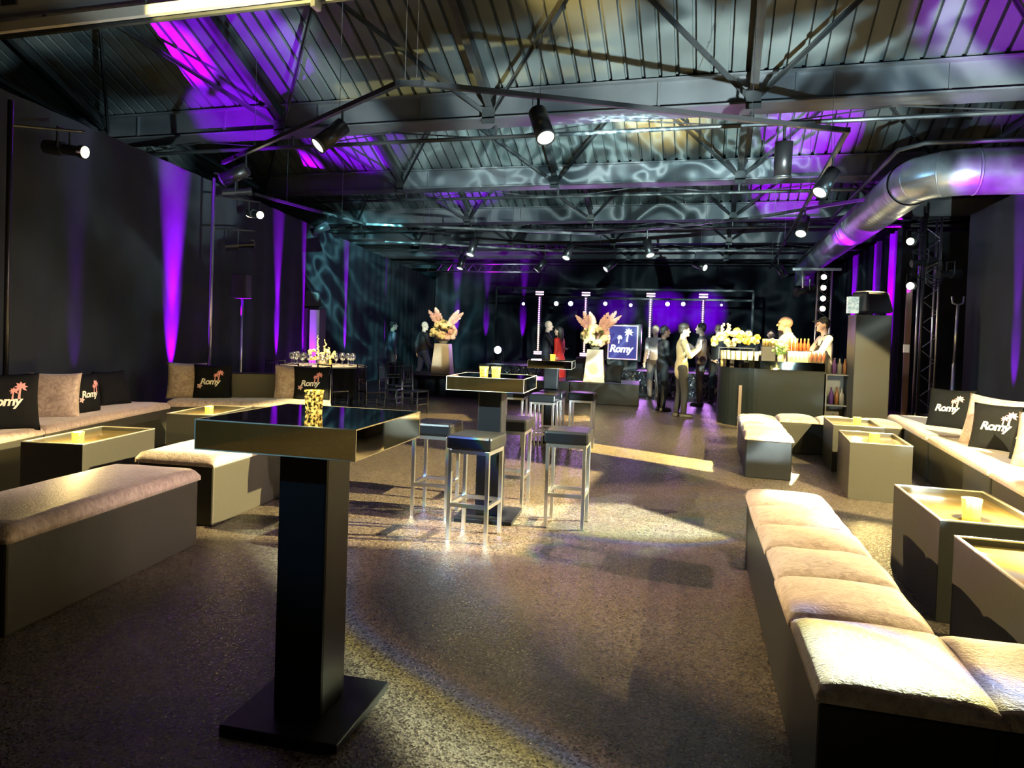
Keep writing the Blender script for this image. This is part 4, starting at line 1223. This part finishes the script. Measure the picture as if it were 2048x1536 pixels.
barbody(BR, 0.0, 0.995, 'body', mat('bar_front', (0.006, 0.009, 0.011), 0.45, spec=0.12))
barbody(BR + 0.02, 0.997, 1.13, 'mirror_band', MIRROR)
MB().box(0.50, BY - BR - .01, 0.35, 0.05, 0.02, 0.7).build('corner_trim', mat('brown_trim', (0.12, 0.09, 0.08), 0.5), t)
# side cabinet with bottles right of the bar
t = thing('bottle_cabinet', 'open dark bottle cabinet between bar and loudspeaker column', 'cabinet', (2.0, 12.5, 0))
MB().box(0, .2, .48, .34, .03, .96).build('back', BLACKPL, t)
for sx in (-1, 1): MB().box(sx * .165, 0, .48, .02, .4, .96).build('side', BLACKPL, t)
for z in (.02, .45, .95): MB().box(0, 0, z, .31, .4, .02).build('shelf', BLACKPL, t)


def lathe_obj(name, prof, m_, parent, n=12): return MB().lathe(prof, n=n).build(name, m_, parent, smooth=True)


BOT = [(0, 'amber'), (1, 'violet'), (2, 'clear')]
bcol = {'amber': mat('amber_glass', (0.09, 0.035, 0.012), 0.1, spec=0.8), 'violet': mat('violet_glass', (0.04, 0.015, 0.07), 0.1, spec=0.8), 'clear': mat('clear_bottle', (0.07, 0.065, 0.06), 0.08, spec=0.9)}


def bottle(x, y, z, c, label, group, h=0.28, r=0.036):
    b = thing('bottle', label, 'bottle', (x, y, z), 0, group)
    lathe_obj('glass', [(r, 0), (r, h * .58), (r * .4, h * .76), (r * .36, h * .94)], bcol[c], b)
    lathe_obj('stopper', [(r * .42, h * .94), (r * .42, h)], BLACKPL, b)
    return b


bottle(1.93, 12.42, .461, 'violet', 'violet bottle in the open cabinet beside the bar', 'bottles in the bar cabinet')
bottle(2.02, 12.45, .461, 'amber', 'amber bottle in the open cabinet beside the bar', 'bottles in the bar cabinet')
bottle(2.08, 12.36, .461, 'clear', 'clear bottle in the open cabinet beside the bar', 'bottles in the bar cabinet')
bottle(1.97, 12.40, .031, 'clear', 'clear bottle at the very bottom of the open cabinet', 'bottles in the bar cabinet')
for i, xx in enumerate((1.88, 1.96, 2.04, 2.12)):
    bottle(xx, 12.42, .961, ('clear', 'violet', 'clear', 'amber')[i], ['clear bottle, leftmost on top of the bar cabinet', 'violet bottle on top of the bar cabinet', 'clear bottle between two coloured ones on top of the bar cabinet', 'amber bottle, rightmost on top of the bar cabinet'][i], 'bottles on the bar cabinet', h=.26)

BT = 1.131
RACKG = mat('lit_tumbler_glass', (0.9, 0.85, 0.5), 0.12, spec=0.9, metal=0.2)
ORG = mat('orange_drink', (0.85, 0.22, 0.04), 0.25, spec=0.7)
YEL = mat('yellow_drink', (0.95, 0.60, 0.06), 0.25, spec=0.7)
RED = mat('red_orange_bottle', (0.80, 0.10, 0.03), 0.2, spec=0.7)


def tumbler_proto(m_drink):
    t = thing('tumbler', '', 'glass', (0, 0, 0))
    lathe_obj('glass', [(.026, 0), (.033, .13), (.031, .13), (.025, .012), (.001, .012)], WG if m_drink else RACKG, t, 10)
    if m_drink: lathe_obj('drink', [(.024, .013), (.029, .11), (.001, .11)], m_drink, t, 10)
    return t


ORD = ['first', 'second', 'third', 'fourth', 'fifth', 'sixth', 'seventh', 'eighth', 'ninth', 'tenth']


def row(proto, pts, label0, group, sc=1.0, per=99):
    for i, (x, y, z) in enumerate(pts):
        label = label0 % ((ORD[i % per] + ' from the left' + (', back row' if i >= per else (', front row' if len(pts) > per else ''))))
        if i == 0: proto.location = (x, y, z); proto['label'] = label; proto['group'] = group; proto.scale = (sc,) * 3
        else: dup(proto, (x, y, z), 0, label, scale=sc, group=group)


pts = []
for k in range(9):
    a = PI * .98 - (PI * .45) * k / 8
    pts.append((BX + (BR - .06) * math.cos(a), BY - (BR - .06) * math.sin(a), BT))
pts += [(p[0] + .07 * (BX - p[0]) / .6, p[1] + .10, BT) for p in pts]
row(tumbler_proto(None), pts, 'empty tumbler under the flowers on the curved bar end, %s', 'empty tumblers on the curved bar end', 1.15, 9)
pts = [(1.27 + .062 * i, 12.36 + (j * .075), BT) for j in range(2) for i in range(5)]
row(tumbler_proto(None), pts, 'pale empty tumbler near the right end of the bar, %s', 'empty tumblers at the right of the bar', 1.35, 5)
pts = [(1.59 + .062 * i, 12.35 + (j * .075), BT) for j in range(2) for i in range(4)]
row(tumbler_proto(ORG), pts, 'orange drink at the right bar end, %s', 'orange drinks on the bar', 1.35, 4)
t = thing('serving_shelf', 'low black shelf over the empty tumblers, carrying flowers', 'shelf', (0.42, 12.66, BT))
MB().box(0, 0, .20, .60, .36, .012).build('board', BLACKPL, t)
for sx in (-1, 1):
    for sy in (-1, 1): MB().box(sx * .285, sy * .165, .098, .012, .012, .194).build('leg', BLACKPL, t)
f = thing('bar_flowers', 'yellow and white flower mass on the raised shelf of the bar', 'flowers', (0.40, 12.66, BT + .207))
for k in range(40):
    xx = random.uniform(-.36, .36); mb = MB(); petalball(mb, (xx, random.uniform(-.15, .15), random.uniform(.04, .30 - .25 * abs(xx - .05))), random.uniform(.05, .08)); mb.build('blossom', (CREAM, YEL, CREAM, PEACH)[k % 4], f, smooth=True)
for k in range(14):
    xx = random.uniform(-.30, .34); mb = MB(); petalball(mb, (xx, random.uniform(-.15, .12), random.uniform(-.14, 0.02)), .05)
for dx in (-.22, -.12): 
    mb = MB()
    for q in range(12): mb.ell((dx + random.uniform(-.02, .02), 0, .2 + .2 * q / 11), (.02,) * 3, 6, 5)
    mb.build('flower_spire', CREAM, f, smooth=True)
t = thing('drink_block', 'dark stepped block in the middle of the bar', 'display block', (0.93, 12.45, BT))
MB().box(0, 0, .12, .22, .2, .24).build('block', BLACKPL, t, bevel=.005)
pts = [(0.86 + .048 * i, 12.45, BT + .241) for i in range(5)]
row(tumbler_proto(YEL), pts, 'yellow orange drink on the dark bar block, %s', 'yellow drinks on the block', 1.0)
pts = [(0.87 + .052 * i, 12.54, BT + .241) for i in range(5)]
t = thing('bottle_tray', 'thin dark tray under the red orange bottles', 'tray', (1.43, 12.62, BT))
MB().box(0, 0, .185, .40, .16, .012).build('board', BLACKPL, t)
for sx in (-1, 1): MB().box(sx * .19, 0, .09, .012, .16, .18).build('leg', BLACKPL, t)
b0 = None
for i in range(6):
    b = thing('juice_bottle', 'slim red orange bottle on the thin dark tray, %s from the left' % ORD[i], 'bottle', (1.28 + .058 * i, 12.60, BT + .192), 0, 'red orange bottles on the tray')
    lathe_obj('glass', [(.025, 0), (.025, .11), (.012, .15), (.012, .19)], RED, b)
    lathe_obj('cap', [(.014, .19), (.014, .205)], LEAF, b)
f = thing('bar_foliage', 'loose white flowers and greenery in the middle of the bar', 'flowers', (1.12, 12.36, BT))
lathe_obj('vase', [(.04, 0), (.05, .06), (.035, .12)], RACKG, f)
mb = MB()
for k in range(50):
    a = random.uniform(0, 2 * PI); rr = random.uniform(0, .14); mb.ell((rr * math.cos(a), rr * math.sin(a) * .6, .12 + random.uniform(0, .14)), (.022, .008, .03), 5, 4, rot=Matrix.Rotation(random.random() * 3, 3, 'X') @ Matrix.Rotation(a, 3, 'Z'))
mb.build('leaves', LEAF, f)['kind'] = 'stuff'
for k in range(9):
    mb = MB(); petalball(mb, (random.uniform(-.14, .10), random.uniform(-.05, .08), random.uniform(.14, .36)), .035); mb.build('blossom', CREAM, f, smooth=True)

# ------------------------------------------------------------------ stage
FOIL = mat('crinkled_black_foil', (0.20, 0.21, 0.22), 0.16, metal=0.9, bump=1.0, bscale=6, bdist=0.12)
t = thing('stage', 'low stage with crinkled shiny black skirt across the back', 'stage', (0, 0, 0))
MB().box(-2.3, 20.2, .30, 7.6, 4.4, .60).build('deck', BLACKPL, t)
vs = []; fs = []
N = 150
for i in range(N + 1):
    xx = -6.1 + 7.6 * i / N
    for j in range(7): vs.append((xx, 17.97 + .035 * math.sin(i * 1.7 + j * 2.1) * math.cos(j * 1.3 + i * .37) - 0.02 * (6 - j) / 6, .61 * j / 6))
    if i:
        for j in range(6): fs.append(((i - 1) * 7 + j, i * 7 + j, i * 7 + j + 1, (i - 1) * 7 + j + 1))
MB().add(vs, fs).build('skirt', FOIL, t)

TOWERX = [-4.95, -3.56, -1.70, -0.26]
names = ['leftmost of the four purple glowing LED towers on stage', 'LED tower directly behind the right flower arrangement', 'LED tower between the screen and the guests', 'rightmost of the four LED towers, behind the guests']
for i, xx in enumerate(TOWERX):
    t = thing('led_tower', names[i], 'LED light tower', (xx, 20.0, 0.60), 0, 'LED towers on stage')
    MB().box(0, 0, .02, .34, .30, .04).build('base', BLACKPL, t)
    MB().box(0, .03, 1.08, .10, .06, 2.04).build('mast', BLACKPL, t)
    m1 = MB(); m2 = MB()
    for k in range(26):
        z = .42 + k * .0615
        (m2 if k < 13 else m1).tube([(0, -0.012, z), (0, -0.02, z)], .020, 10)
    m1.build('led_strip', emat('violet_led', (0.72, 0.22, 1.0), 5), t)
    m2.build('led_strip', emat('warm_led', (1.0, 0.62, 0.50), 6), t)
    for z in (.30, .355, 2.06, 2.13): MB().box(0, -0.02, z, .24, .03, .035).build('led_bar', emat('pink_bar', (1.0, 0.55, 0.85), 1.6), t)
    light('SPOT', 'tower_wash', (xx, 23.4, 1.2), (xx, 26.8, 2.4), (200, 1500, 4500, 4500)[i], (0.28, 0.0, 1.0), .05, 26, .9)
    light('AREA', 'tower_glow', (xx, 19.85, 1.5), (xx, 10, .4), 10, (0.65, .25, 1.0), size=.3)

# overhead rig with round lamps behind the stage
t = thing('stage_rig', 'dark overhead rig carrying the round white stage lamps', 'lighting rig', (0, 0, 0))
MB().bar((-7.2, 22.9, 3.05), (1.2, 22.9, 3.05), .06).build('bar', BLACKMETAL, t)
MB().bar((-7.2, 22.9, 2.75), (1.2, 22.9, 2.75), .06).build('bar', BLACKMETAL, t)
for xx in (-7.2, 1.2): MB().box(xx, 22.9, 1.5, .06, .06, 3.0).build('post', BLACKMETAL, t)
BL = [(-6.19, 2.50, .045), (-5.05, 2.53, .07), (-4.56, 2.54, .075), (-3.40, 2.56, .06), (-2.57, 2.53, .05), (-1.40, 2.59, .065), (-0.91, 2.60, .06), (0.26, 2.59, .03)]
bn = ['first from the left, apart', 'second from the left', 'third and brightest from the left', 'above the screen', 'right of the screen', 'first of the right hand pair', 'second of the right hand pair', 'smallest, far right']
for i, (xx, z, r) in enumerate(BL):
    b = thing('stage_lamp', 'round white stage lamp: ' + bn[i], 'stage lamp', (xx, 22.75, z), 0, 'round stage lamps')
    MB().tube([(0, .14, 0), (0, 0.0, 0)], [r * 1.0, r * 1.15], 16).build('housing', BLACKMETAL, b)
    MB().tube([(0, -.004, 0), (0, -.010, 0)], r, 16).build('lens', LENSCOOL, b)
    MB().tube([(-r * 1.3, .05, 0), (-r * 1.3, .05, .16), (r * 1.3, .05, .16), (r * 1.3, .05, 0)], .008, 5).build('yoke', BLACKMETAL, b)
b = thing('floor_lamp', 'big round white lamp standing low at the left end of the stage', 'stage lamp', (-5.95, 19.2, 0.60))
MB().box(0, 0.05, .03, .3, .3, .06).build('base', BLACKPL, b)
MB().tube([(0, .2, .38), (0, 0, .38)], [.1, .13], 18).build('housing', BLACKMETAL, b)
MB().tube([(0, -.004, .38), (0, -.010, .38)], .105, 18).build('lens', LENSCOOL, b)
MB().tube([(-.14, .08, .06), (-.14, .08, .38), (.14, .08, .38), (.14, .08, .06)], .01, 5).build('yoke', BLACKMETAL, b)

# screen with palms and script
t = thing('display_screen', 'navy display with white palm trees and script lettering on stage', 'screen', (-2.28, 18.65, 0.60), -0.02)
MB().box(0, 0.08, .73, .96, .16, 1.0).build('flight_frame', DSTEEL, t, bevel=.01)
MB().box(0, -.01, .73, .80, .03, .92).build('bezel', mat('pink_bezel', (0.7, 0.55, 0.6), 0.4, emit=(1.0, .75, .85), estr=.35), t)
MB().box(0, -.028, .73, .74, .01, .86).build('panel', mat('navy_panel', (0.02, 0.025, 0.12), 0.3, emit=(0.07, 0.07, 0.36), estr=.35), t)
SCW = emat('screen_white', (0.95, 1.0, 1.0), .9)
v2, f2 = palm(.14, .27, .27, None); MB().add([(a, -.036, b + .73) for a, b in v2], f2).build('palm_graphic', SCW, t)
v2, f2 = palm(-.09, .13, .17, None); MB().add([(a, -.036, b + .73) for a, b in v2], f2).build('palm_graphic', SCW, t)
MB().add([(a * .64 - .02, -.036, b * .64 + .73 - .20) for a, b in RV], RF).build('lettering', SCW, t)
MB().box(0, .08, .115, .8, .3, .23).build('stand', BLACKPL, t)
# low stage monitor wedges
for (xx, yy, lab) in ((-3.3, 18.35, 'black monitor wedge at the front of the stage, left of the screen'), (-1.3, 18.4, 'black monitor wedge at the front of the stage, right of the screen')):
    t = thing('monitor_wedge', lab, 'loudspeaker', (xx, yy, .61), 0, 'stage monitor wedges')
    MB().add([(-.2, -.15, 0), (.2, -.15, 0), (.2, .18, 0), (-.2, .18, 0), (-.2, -.08, .1), (.2, -.08, .1), (.2, .15, .28), (-.2, .15, .28)], [(0, 3, 2, 1), (4, 5, 6, 7), (0, 1, 5, 4), (1, 2, 6, 5), (2, 3, 7, 6), (3, 0, 4, 7)]).build('cabinet', BLACKPL, t, bevel=.01)
# purple sparkling truss high at the far left
t = thing('ceiling_truss', 'ceiling truss dotted with purple glints at the far left of the stage', 'truss', (0, 0, 0))
for dz in (0, .28): MB().tube([(-10.3, 24, 3.7 + dz), (-5.6, 24, 3.7 + dz)], .022, 8).build('chord', TRUSSAL, t, smooth=True)
m = MB(); xx = -10.3
while xx < -5.8: m.tube([(xx, 24, 3.7), (xx + .2, 24, 3.98), (xx + .4, 24, 3.7)], .009, 5); xx += .4
m.build('lattice', TRUSSAL, t)
light('SPOT', 'purple_beam', (-8, 22.5, 2.0), (-8, 24, 3.85), 300, (.5, 0, 1), .03, 80, .5)


# ------------------------------------------------------------------ people
def person(label, x, y, face, H, top, trouser, skin, hair, pose='down', coat=False, hairstyle='short', extra=None, shoe=BLACKPL, lean=0.0, turn=0.0, stride=0.0, skirt=None, cuff=None):
    """face: heading in radians (0 looks along +Y)"""
    t = thing('person', label, 'person', (x, y, 0), face)
    s = H / 1.76

    def V(a, b, c): return Vector((a, b, c)) * s
    ln = lambda p: Vector((p.x, p.y + max(0, p.z - .95 * s) * math.tan(lean), p.z))
    ank = [V(-.10, -stride * .5, .08), V(.10, stride * .5, .08)]
    kne = [V(-.10, -stride * .15 + .02, .49), V(.10, stride * .32 + .03, .49)]
    hip = [V(-.09, 0, .92), V(.09, 0, .92)]
    neck = ln(V(0, 0, 1.47)); chest = ln(V(0, 0, 1.30)); waist = ln(V(0, 0, 1.06)); pel = V(0, 0, .95)
    head = neck + Vector((0, .03 * s + .10 * s * math.sin(lean), .155 * s))
    sh = [ln(V(-.185, 0, 1.405)), ln(V(.185, 0, 1.405))]
    if pose == 'down': el = [V(-.23, -.02, 1.12), V(.23, -.02, 1.12)]; wr = [V(-.23, .06, .88), V(.23, .06, .88)]; hd = [Vector((0, .15, -1)), Vector((0, .15, -1))]
    elif pose == 'phone': el = [V(-.24, .10, 1.15), V(.24, .10, 1.15)]; wr = [V(-.10, .28, 1.28), V(.09, .30, 1.30)]; hd = [Vector((.3, .3, .9)), Vector((-.3, .3, .9))]
    elif pose == 'clasp': el = [V(-.24, .02, 1.14), V(.24, .02, 1.14)]; wr = [V(-.08, .20, .98), V(.08, .20, .96)]; hd = [Vector((.9, .3, -.3)), Vector((-.9, .3, -.3))]
    elif pose == 'reach': el = [V(-.25, .16, 1.18), V(.25, .16, 1.18)]; wr = [V(-.20, .38, 1.12), V(.20, .38, 1.12)]; hd = [Vector((0, 1, -.3)), Vector((0, 1, -.3))]
    elif pose == 'walk': el = [V(-.23, -.10, 1.14), V(.23, .06, 1.13)]; wr = [V(-.22, -.10, .90), V(.20, .26, 1.00)]; hd = [Vector((0, .2, -1)), Vector((0, .8, .3))]
    elif pose == 'cross': el = [V(-.25, .06, 1.14), V(.25, .06, 1.14)]; wr = [V(.04, .22, 1.18), V(-.04, .24, 1.14)]; hd = [Vector((1, .1, .1)), Vector((-1, .1, .1))]
    el = [ln(p) for p in el]; wr = [ln(p) for p in wr]
    b = MB()
    # head with face
    b.ell(head + Vector((0, -.005, .03)) * s, (.072 * s, .092 * s, .10 * s), 16, 12)
    b.ell(head + Vector((0, .02, -.045)) * s, (.055 * s, .068 * s, .07 * s), 14, 10)
    b.cap(head + Vector((0, .085, .02)) * s, head + Vector((0, .108, -.018)) * s, .009 * s, .015 * s, 8)
    b.ell(head + Vector((0, .083, -.052)) * s, (.024 * s, .012 * s, .010 * s), 8, 6)
    b.ell(head + Vector((0, .075, -.085)) * s, (.028 * s, .022 * s, .02 * s), 8, 6)
    b.cap(head + Vector((-.04, .078, .035)) * s, head + Vector((.04, .078, .035)) * s, .012 * s, .012 * s, 8)
    for sx in (-1, 1): b.ell(head + Vector((sx * .076, -.005, 0)) * s, (.010 * s, .020 * s, .032 * s), 8, 6)
    b.cap(neck + Vector((0, -.01, -.05)) * s, head + Vector((0, -.015, -.05)) * s, .058 * s, .052 * s)
    b.cap(chest, waist, .145 * s, .12 * s, 14, .66); b.cap(sh[0] + Vector((.05 * s, 0, 0)), sh[1] - Vector((.05 * s, 0, 0)), .06 * s, .06 * s); b.cap(waist, pel, .13 * s, .145 * s, 14, .70)
    for i in (0, 1):
        b.cap(hip[i], kne[i], .082 * s, .056 * s); b.cap(kne[i], ank[i], .052 * s, .036 * s)
        b.cap(sh[i], el[i], .05 * s, .038 * s); b.cap(el[i], wr[i], .037 * s, .026 * s)
        # hand: palm, four fingers, thumb
        d = hd[i].normalized(); side = d.cross(Vector((0, 0, 1)) if abs(d.z) < .8 else Vector((0, 1, 0))).normalized(); nrm = side.cross(d)
        p1 = wr[i] + d * .075 * s
        b.cap(wr[i], p1, .024 * s, .030 * s, 10, .55)
        curl = nrm * (-1 if i else 1) * .3
        for q, (o_, L) in enumerate(((-.026, .062), (-.009, .072), (.009, .068), (.026, .054))):
            r0 = p1 + side * o_ * s; r1 = r0 + (d + curl * .4).normalized() * L * .55 * s; r2 = r1 + (d + curl * 1.6).normalized() * L * .5 * s
            b.cap(r0, r1, .0085 * s, .008 * s, 7); b.cap(r1, r2, .008 * s, .007 * s, 7)
        th0 = wr[i] + d * .03 * s + side * (.024 * s); b.cap(th0, th0 + (d * .7 + side * .8).normalized() * .05 * s, .010 * s, .008 * s, 7)
    b.build('body', skin, t, remesh=.0095, sm=3)
    for sx in (-1, 1): MB().ell(head + Vector((sx * .030, .082, .012)) * s, (.011 * s, .007 * s, .007 * s), 8, 6).build('eye', EYE, t, smooth=True)
    # top garment
    g = MB(); e = .018 * s
    g.cap(chest + Vector((0, 0, .02)), waist, .155 * s + e * .4, .135 * s, 16, .70)
    g.cap(sh[0] + Vector((.04 * s, 0, -.01)), sh[1] - Vector((.04 * s, 0, .01)), .07 * s, .07 * s, 12)
    hem = .90
    g.cap(waist, V(0, 0, hem + .10), .14 * s, .165 * s, 16, .76)
    if coat: g.cap(V(0, 0, .98), V(0, 0, .86), .155 * s, .165 * s, 16, .8)
    for i in (0, 1):
        g.cap(sh[i], el[i], .064 * s, .05 * s); g.cap(el[i], el[i].lerp(wr[i], .93), .05 * s, .038 * s)
    g.cap(neck + Vector((0, -.01, -.07)) * s, neck + Vector((0, -.01, -.02)) * s, .075 * s, .062 * s)
    g.build('jacket' if coat else 'shirt', top, t, remesh=.012, sm=4)
    # trousers or skirt
    if skirt:
        k = MB(); k.lathe([(.005, 0.30 * s), (.24 * s, .30 * s), (.19 * s, .62 * s), (.155 * s, .95 * s), (.12 * s, 1.06 * s), (.005, 1.06 * s)], n=24, mod=lambda a: 1 + .05 * math.cos(7 * a)); k.build('dress_skirt', skirt, t, smooth=True)
    else:
        k = MB(); k.cap(V(0, 0, .99), V(0, 0, .92), .14 * s, .15 * s, 16, .76)
        for i in (0, 1): k.cap(hip[i], kne[i], .10 * s, .074 * s); k.cap(kne[i], ank[i] + Vector((0, 0, .02)), .072 * s, .056 * s)
        k.build('trousers', trouser, t, remesh=.014, sm=3)
    for i in (0, 1):
        k = MB(); a = ank[i]; k.cap(Vector((a.x, a.y - .04 * s, .045 * s)), Vector((a.x, a.y + .15 * s, .038 * s)), .043 * s, .036 * s, 12, .9)
        k.box(a.x, a.y + .055 * s, .009, .085 * s, .27 * s, .018); k.build('shoe', shoe, t, remesh=.012, sm=2)
    if hair:
        h = MB()
        h.ell(head + Vector((0, -.018, .050)) * s, (.082 * s, .098 * s, .088 * s), 16, 10)
        if hairstyle == 'long':
            h.cap(head + Vector((0, -.05, .03)) * s, head + Vector((0, -.075, -.22)) * s, .082 * s, .075 * s)
        if hairstyle == 'thick': h.ell(head + Vector((0, -.015, .085)) * s, (.095 * s, .105 * s, .07 * s), 16, 10)
        if hairstyle != 'long': h.ell(head + Vector((0, -.055, .0)) * s, (.068 * s, .055 * s, .065 * s), 14, 8)
        if hairstyle == 'cap':
            h.cap(head + Vector((0, .05, .075)) * s, head + Vector((0, .13, .06)) * s, .05 * s, .045 * s, 12, .25)
        h.build('hair' if hairstyle != 'cap' else 'cap', hair, t, remesh=.01, sm=2)
    if extra: extra(t, s, head, wr)
    return t


BLK = mat('black_cloth', (0.010, 0.010, 0.013), 0.75)
NAVY = mat('navy_suit', (0.012, 0.016, 0.028), 0.7)
OLIVE = mat('khaki_jacket_cloth', (0.30, 0.27, 0.17), 0.65)
GREYC = mat('grey_brown_cloth', (0.12, 0.095, 0.09), 0.7)
WHITEC = mat('white_shirt_cloth', (0.75, 0.70, 0.58), 0.65)
LINEN = mat('pink_white_shirt', (0.60, 0.50, 0.48), 0.65)
REDC = mat('red_dress_cloth', (0.65, 0.03, 0.02), 0.55)
JEANS = mat('blue_jeans', (0.03, 0.05, 0.12), 0.8)


def glasses(t, s, head, wr):
    m = MB()
    for sx in (-1, 1):
        pts = [head + Vector((sx * .032 + .022 * math.cos(a * PI / 4), .094, .012 + .018 * math.sin(a * PI / 4))) * s for a in range(9)]
        m.tube(pts, .003 * s, 5)
        m.tube([head + Vector((sx * .055, .09, .015)) * s, head + Vector((sx * .078, .0, .01)) * s], .003 * s, 5)
    m.build('glasses', BLACKPL, t)


def apron(t, s, head, wr):
    m = MB(); m.cap(Vector((0, .045, 1.22)) * s, Vector((0, .04, .75)) * s, .145 * s, .185 * s, 14, .80); m.build('apron', BLK, t, remesh=.014, sm=3)
    m = MB()
    for sx in (-1, 1): m.tube([Vector((sx * .10, .13, 1.30)) * s, Vector((sx * .085, .07, 1.46)) * s, Vector((sx * .05, -.07, 1.47)) * s], .012 * s, 6)
    m.build('apron_strap', BLK, t)


def phone(t, s, head, wr):
    c = (wr[0] + wr[1]) / 2 + Vector((0, .06, .10)) * s
    MB().box(c.x, c.y, c.z, .075, .010, .15).build('phone', mat('phone_shell', (0.5, 0.5, 0.5), 0.2, emit=(.9, .9, 1.0), estr=.8), t)


CAMF = lambda x, y: math.atan2(-(0 - x), (0 - y))      # heading that looks at the camera position
person('person in black shirt and trousers in profile, hands clasped, left of the khaki jacket', -0.93, 14.25, -1.2, 1.72, BLK, BLK, SKIND, HAIRD, 'clasp')
person('person in a khaki jacket with dark trousers raising a phone to the face', -0.52, 13.30, -1.35, 1.74, OLIVE, BLK, SKINP, HAIRD, 'phone', coat=True, hairstyle='thick', extra=phone, stride=.10)
person('person in grey brown clothes standing right behind the khaki jacket', -0.20, 15.8, 1.5, 1.84, GREYC, GREYC, SKINP, HAIRD, 'phone')
person('bald person with glasses in black, hands clasped, left of the bar', 0.15, 16.6, 2.9, 1.84, BLK, BLK, SKINP, None, 'clasp', extra=glasses)
person('pale haired person in a light top standing behind the one in black', -1.28, 16.8, 2.8, 1.78, LINEN, GREYC, SKINP, HAIRB, 'down')
bigman = person('large bald person in a white shirt leaning over the bar, seen from behind', 1.40, 13.45, 1.3, 1.93, WHITEC, BLK, SKINP, None, 'reach', lean=.10)
bigman.scale = (1.3, 1.22, 1.0)
person('bartender with dark cap, light shirt and black apron, smiling sideways', 1.98, 13.40, 1.75, 1.93, LINEN, BLK, SKINP, HAIRD, 'reach', hairstyle='cap', extra=apron, lean=.08)
person('grey haired person behind the flowers of the bar', 0.78, 16.0, 2.6, 1.72, BLK, BLK, SKIN, HAIRG, 'down')
person('dark haired person behind the drinks block of the bar', 1.24, 16.0, 3.0, 1.74, BLK, BLK, SKIN, HAIRD, 'down')
person('curly haired person in black beside the white shirt at the bar', 1.47, 15.6, 2.0, 1.79, BLK, BLK, SKIN, HAIRD, 'down', hairstyle='thick')
person('dark clothed person standing near the left drape behind the dining table', -7.72, 15.9, -0.9, 1.69, NAVY, BLK, SKIN, HAIRD, 'down', coat=True)
person('bald person in black and jeans walking beside the left flower plinth', -7.30, 16.9, -0.75, 1.71, BLK, JEANS, SKINP, None, 'walk', stride=.45)
person('person in a dark suit facing the woman in red', -3.98, 17.0, -1.4, 1.82, NAVY, NAVY, SKINP, None, 'reach', coat=True)
person('long haired woman in a red dress talking to the suited person', -3.62, 16.8, 1.35, 1.68, REDC, BLK, SKINP, HAIRD, 'down', hairstyle='long', skirt=REDC)
light('SPOT', 'profile_light', (0.3, 11.4, 3.6), (0.95, 12.7, 1.2), 900, (1.0, 0.74, 0.26), .03, 44, .5)
light('SPOT', 'profile_light', (-4.6, 10.8, 3.4), (-6.1, 15.1, 1.5), 420, (1.0, 0.78, 0.42), .03, 22, .5)
light('SPOT', 'profile_light', (-1.0, 10.8, 3.4), (-2.5, 15.0, 1.3), 420, (1.0, 0.74, 0.34), .03, 24, .5)
light('SPOT', 'profile_light', (-5.4, 9.4, 3.5), (-6.7, 11.05, .9), 700, (1.0, 0.85, 0.5), .02, 26, .5)
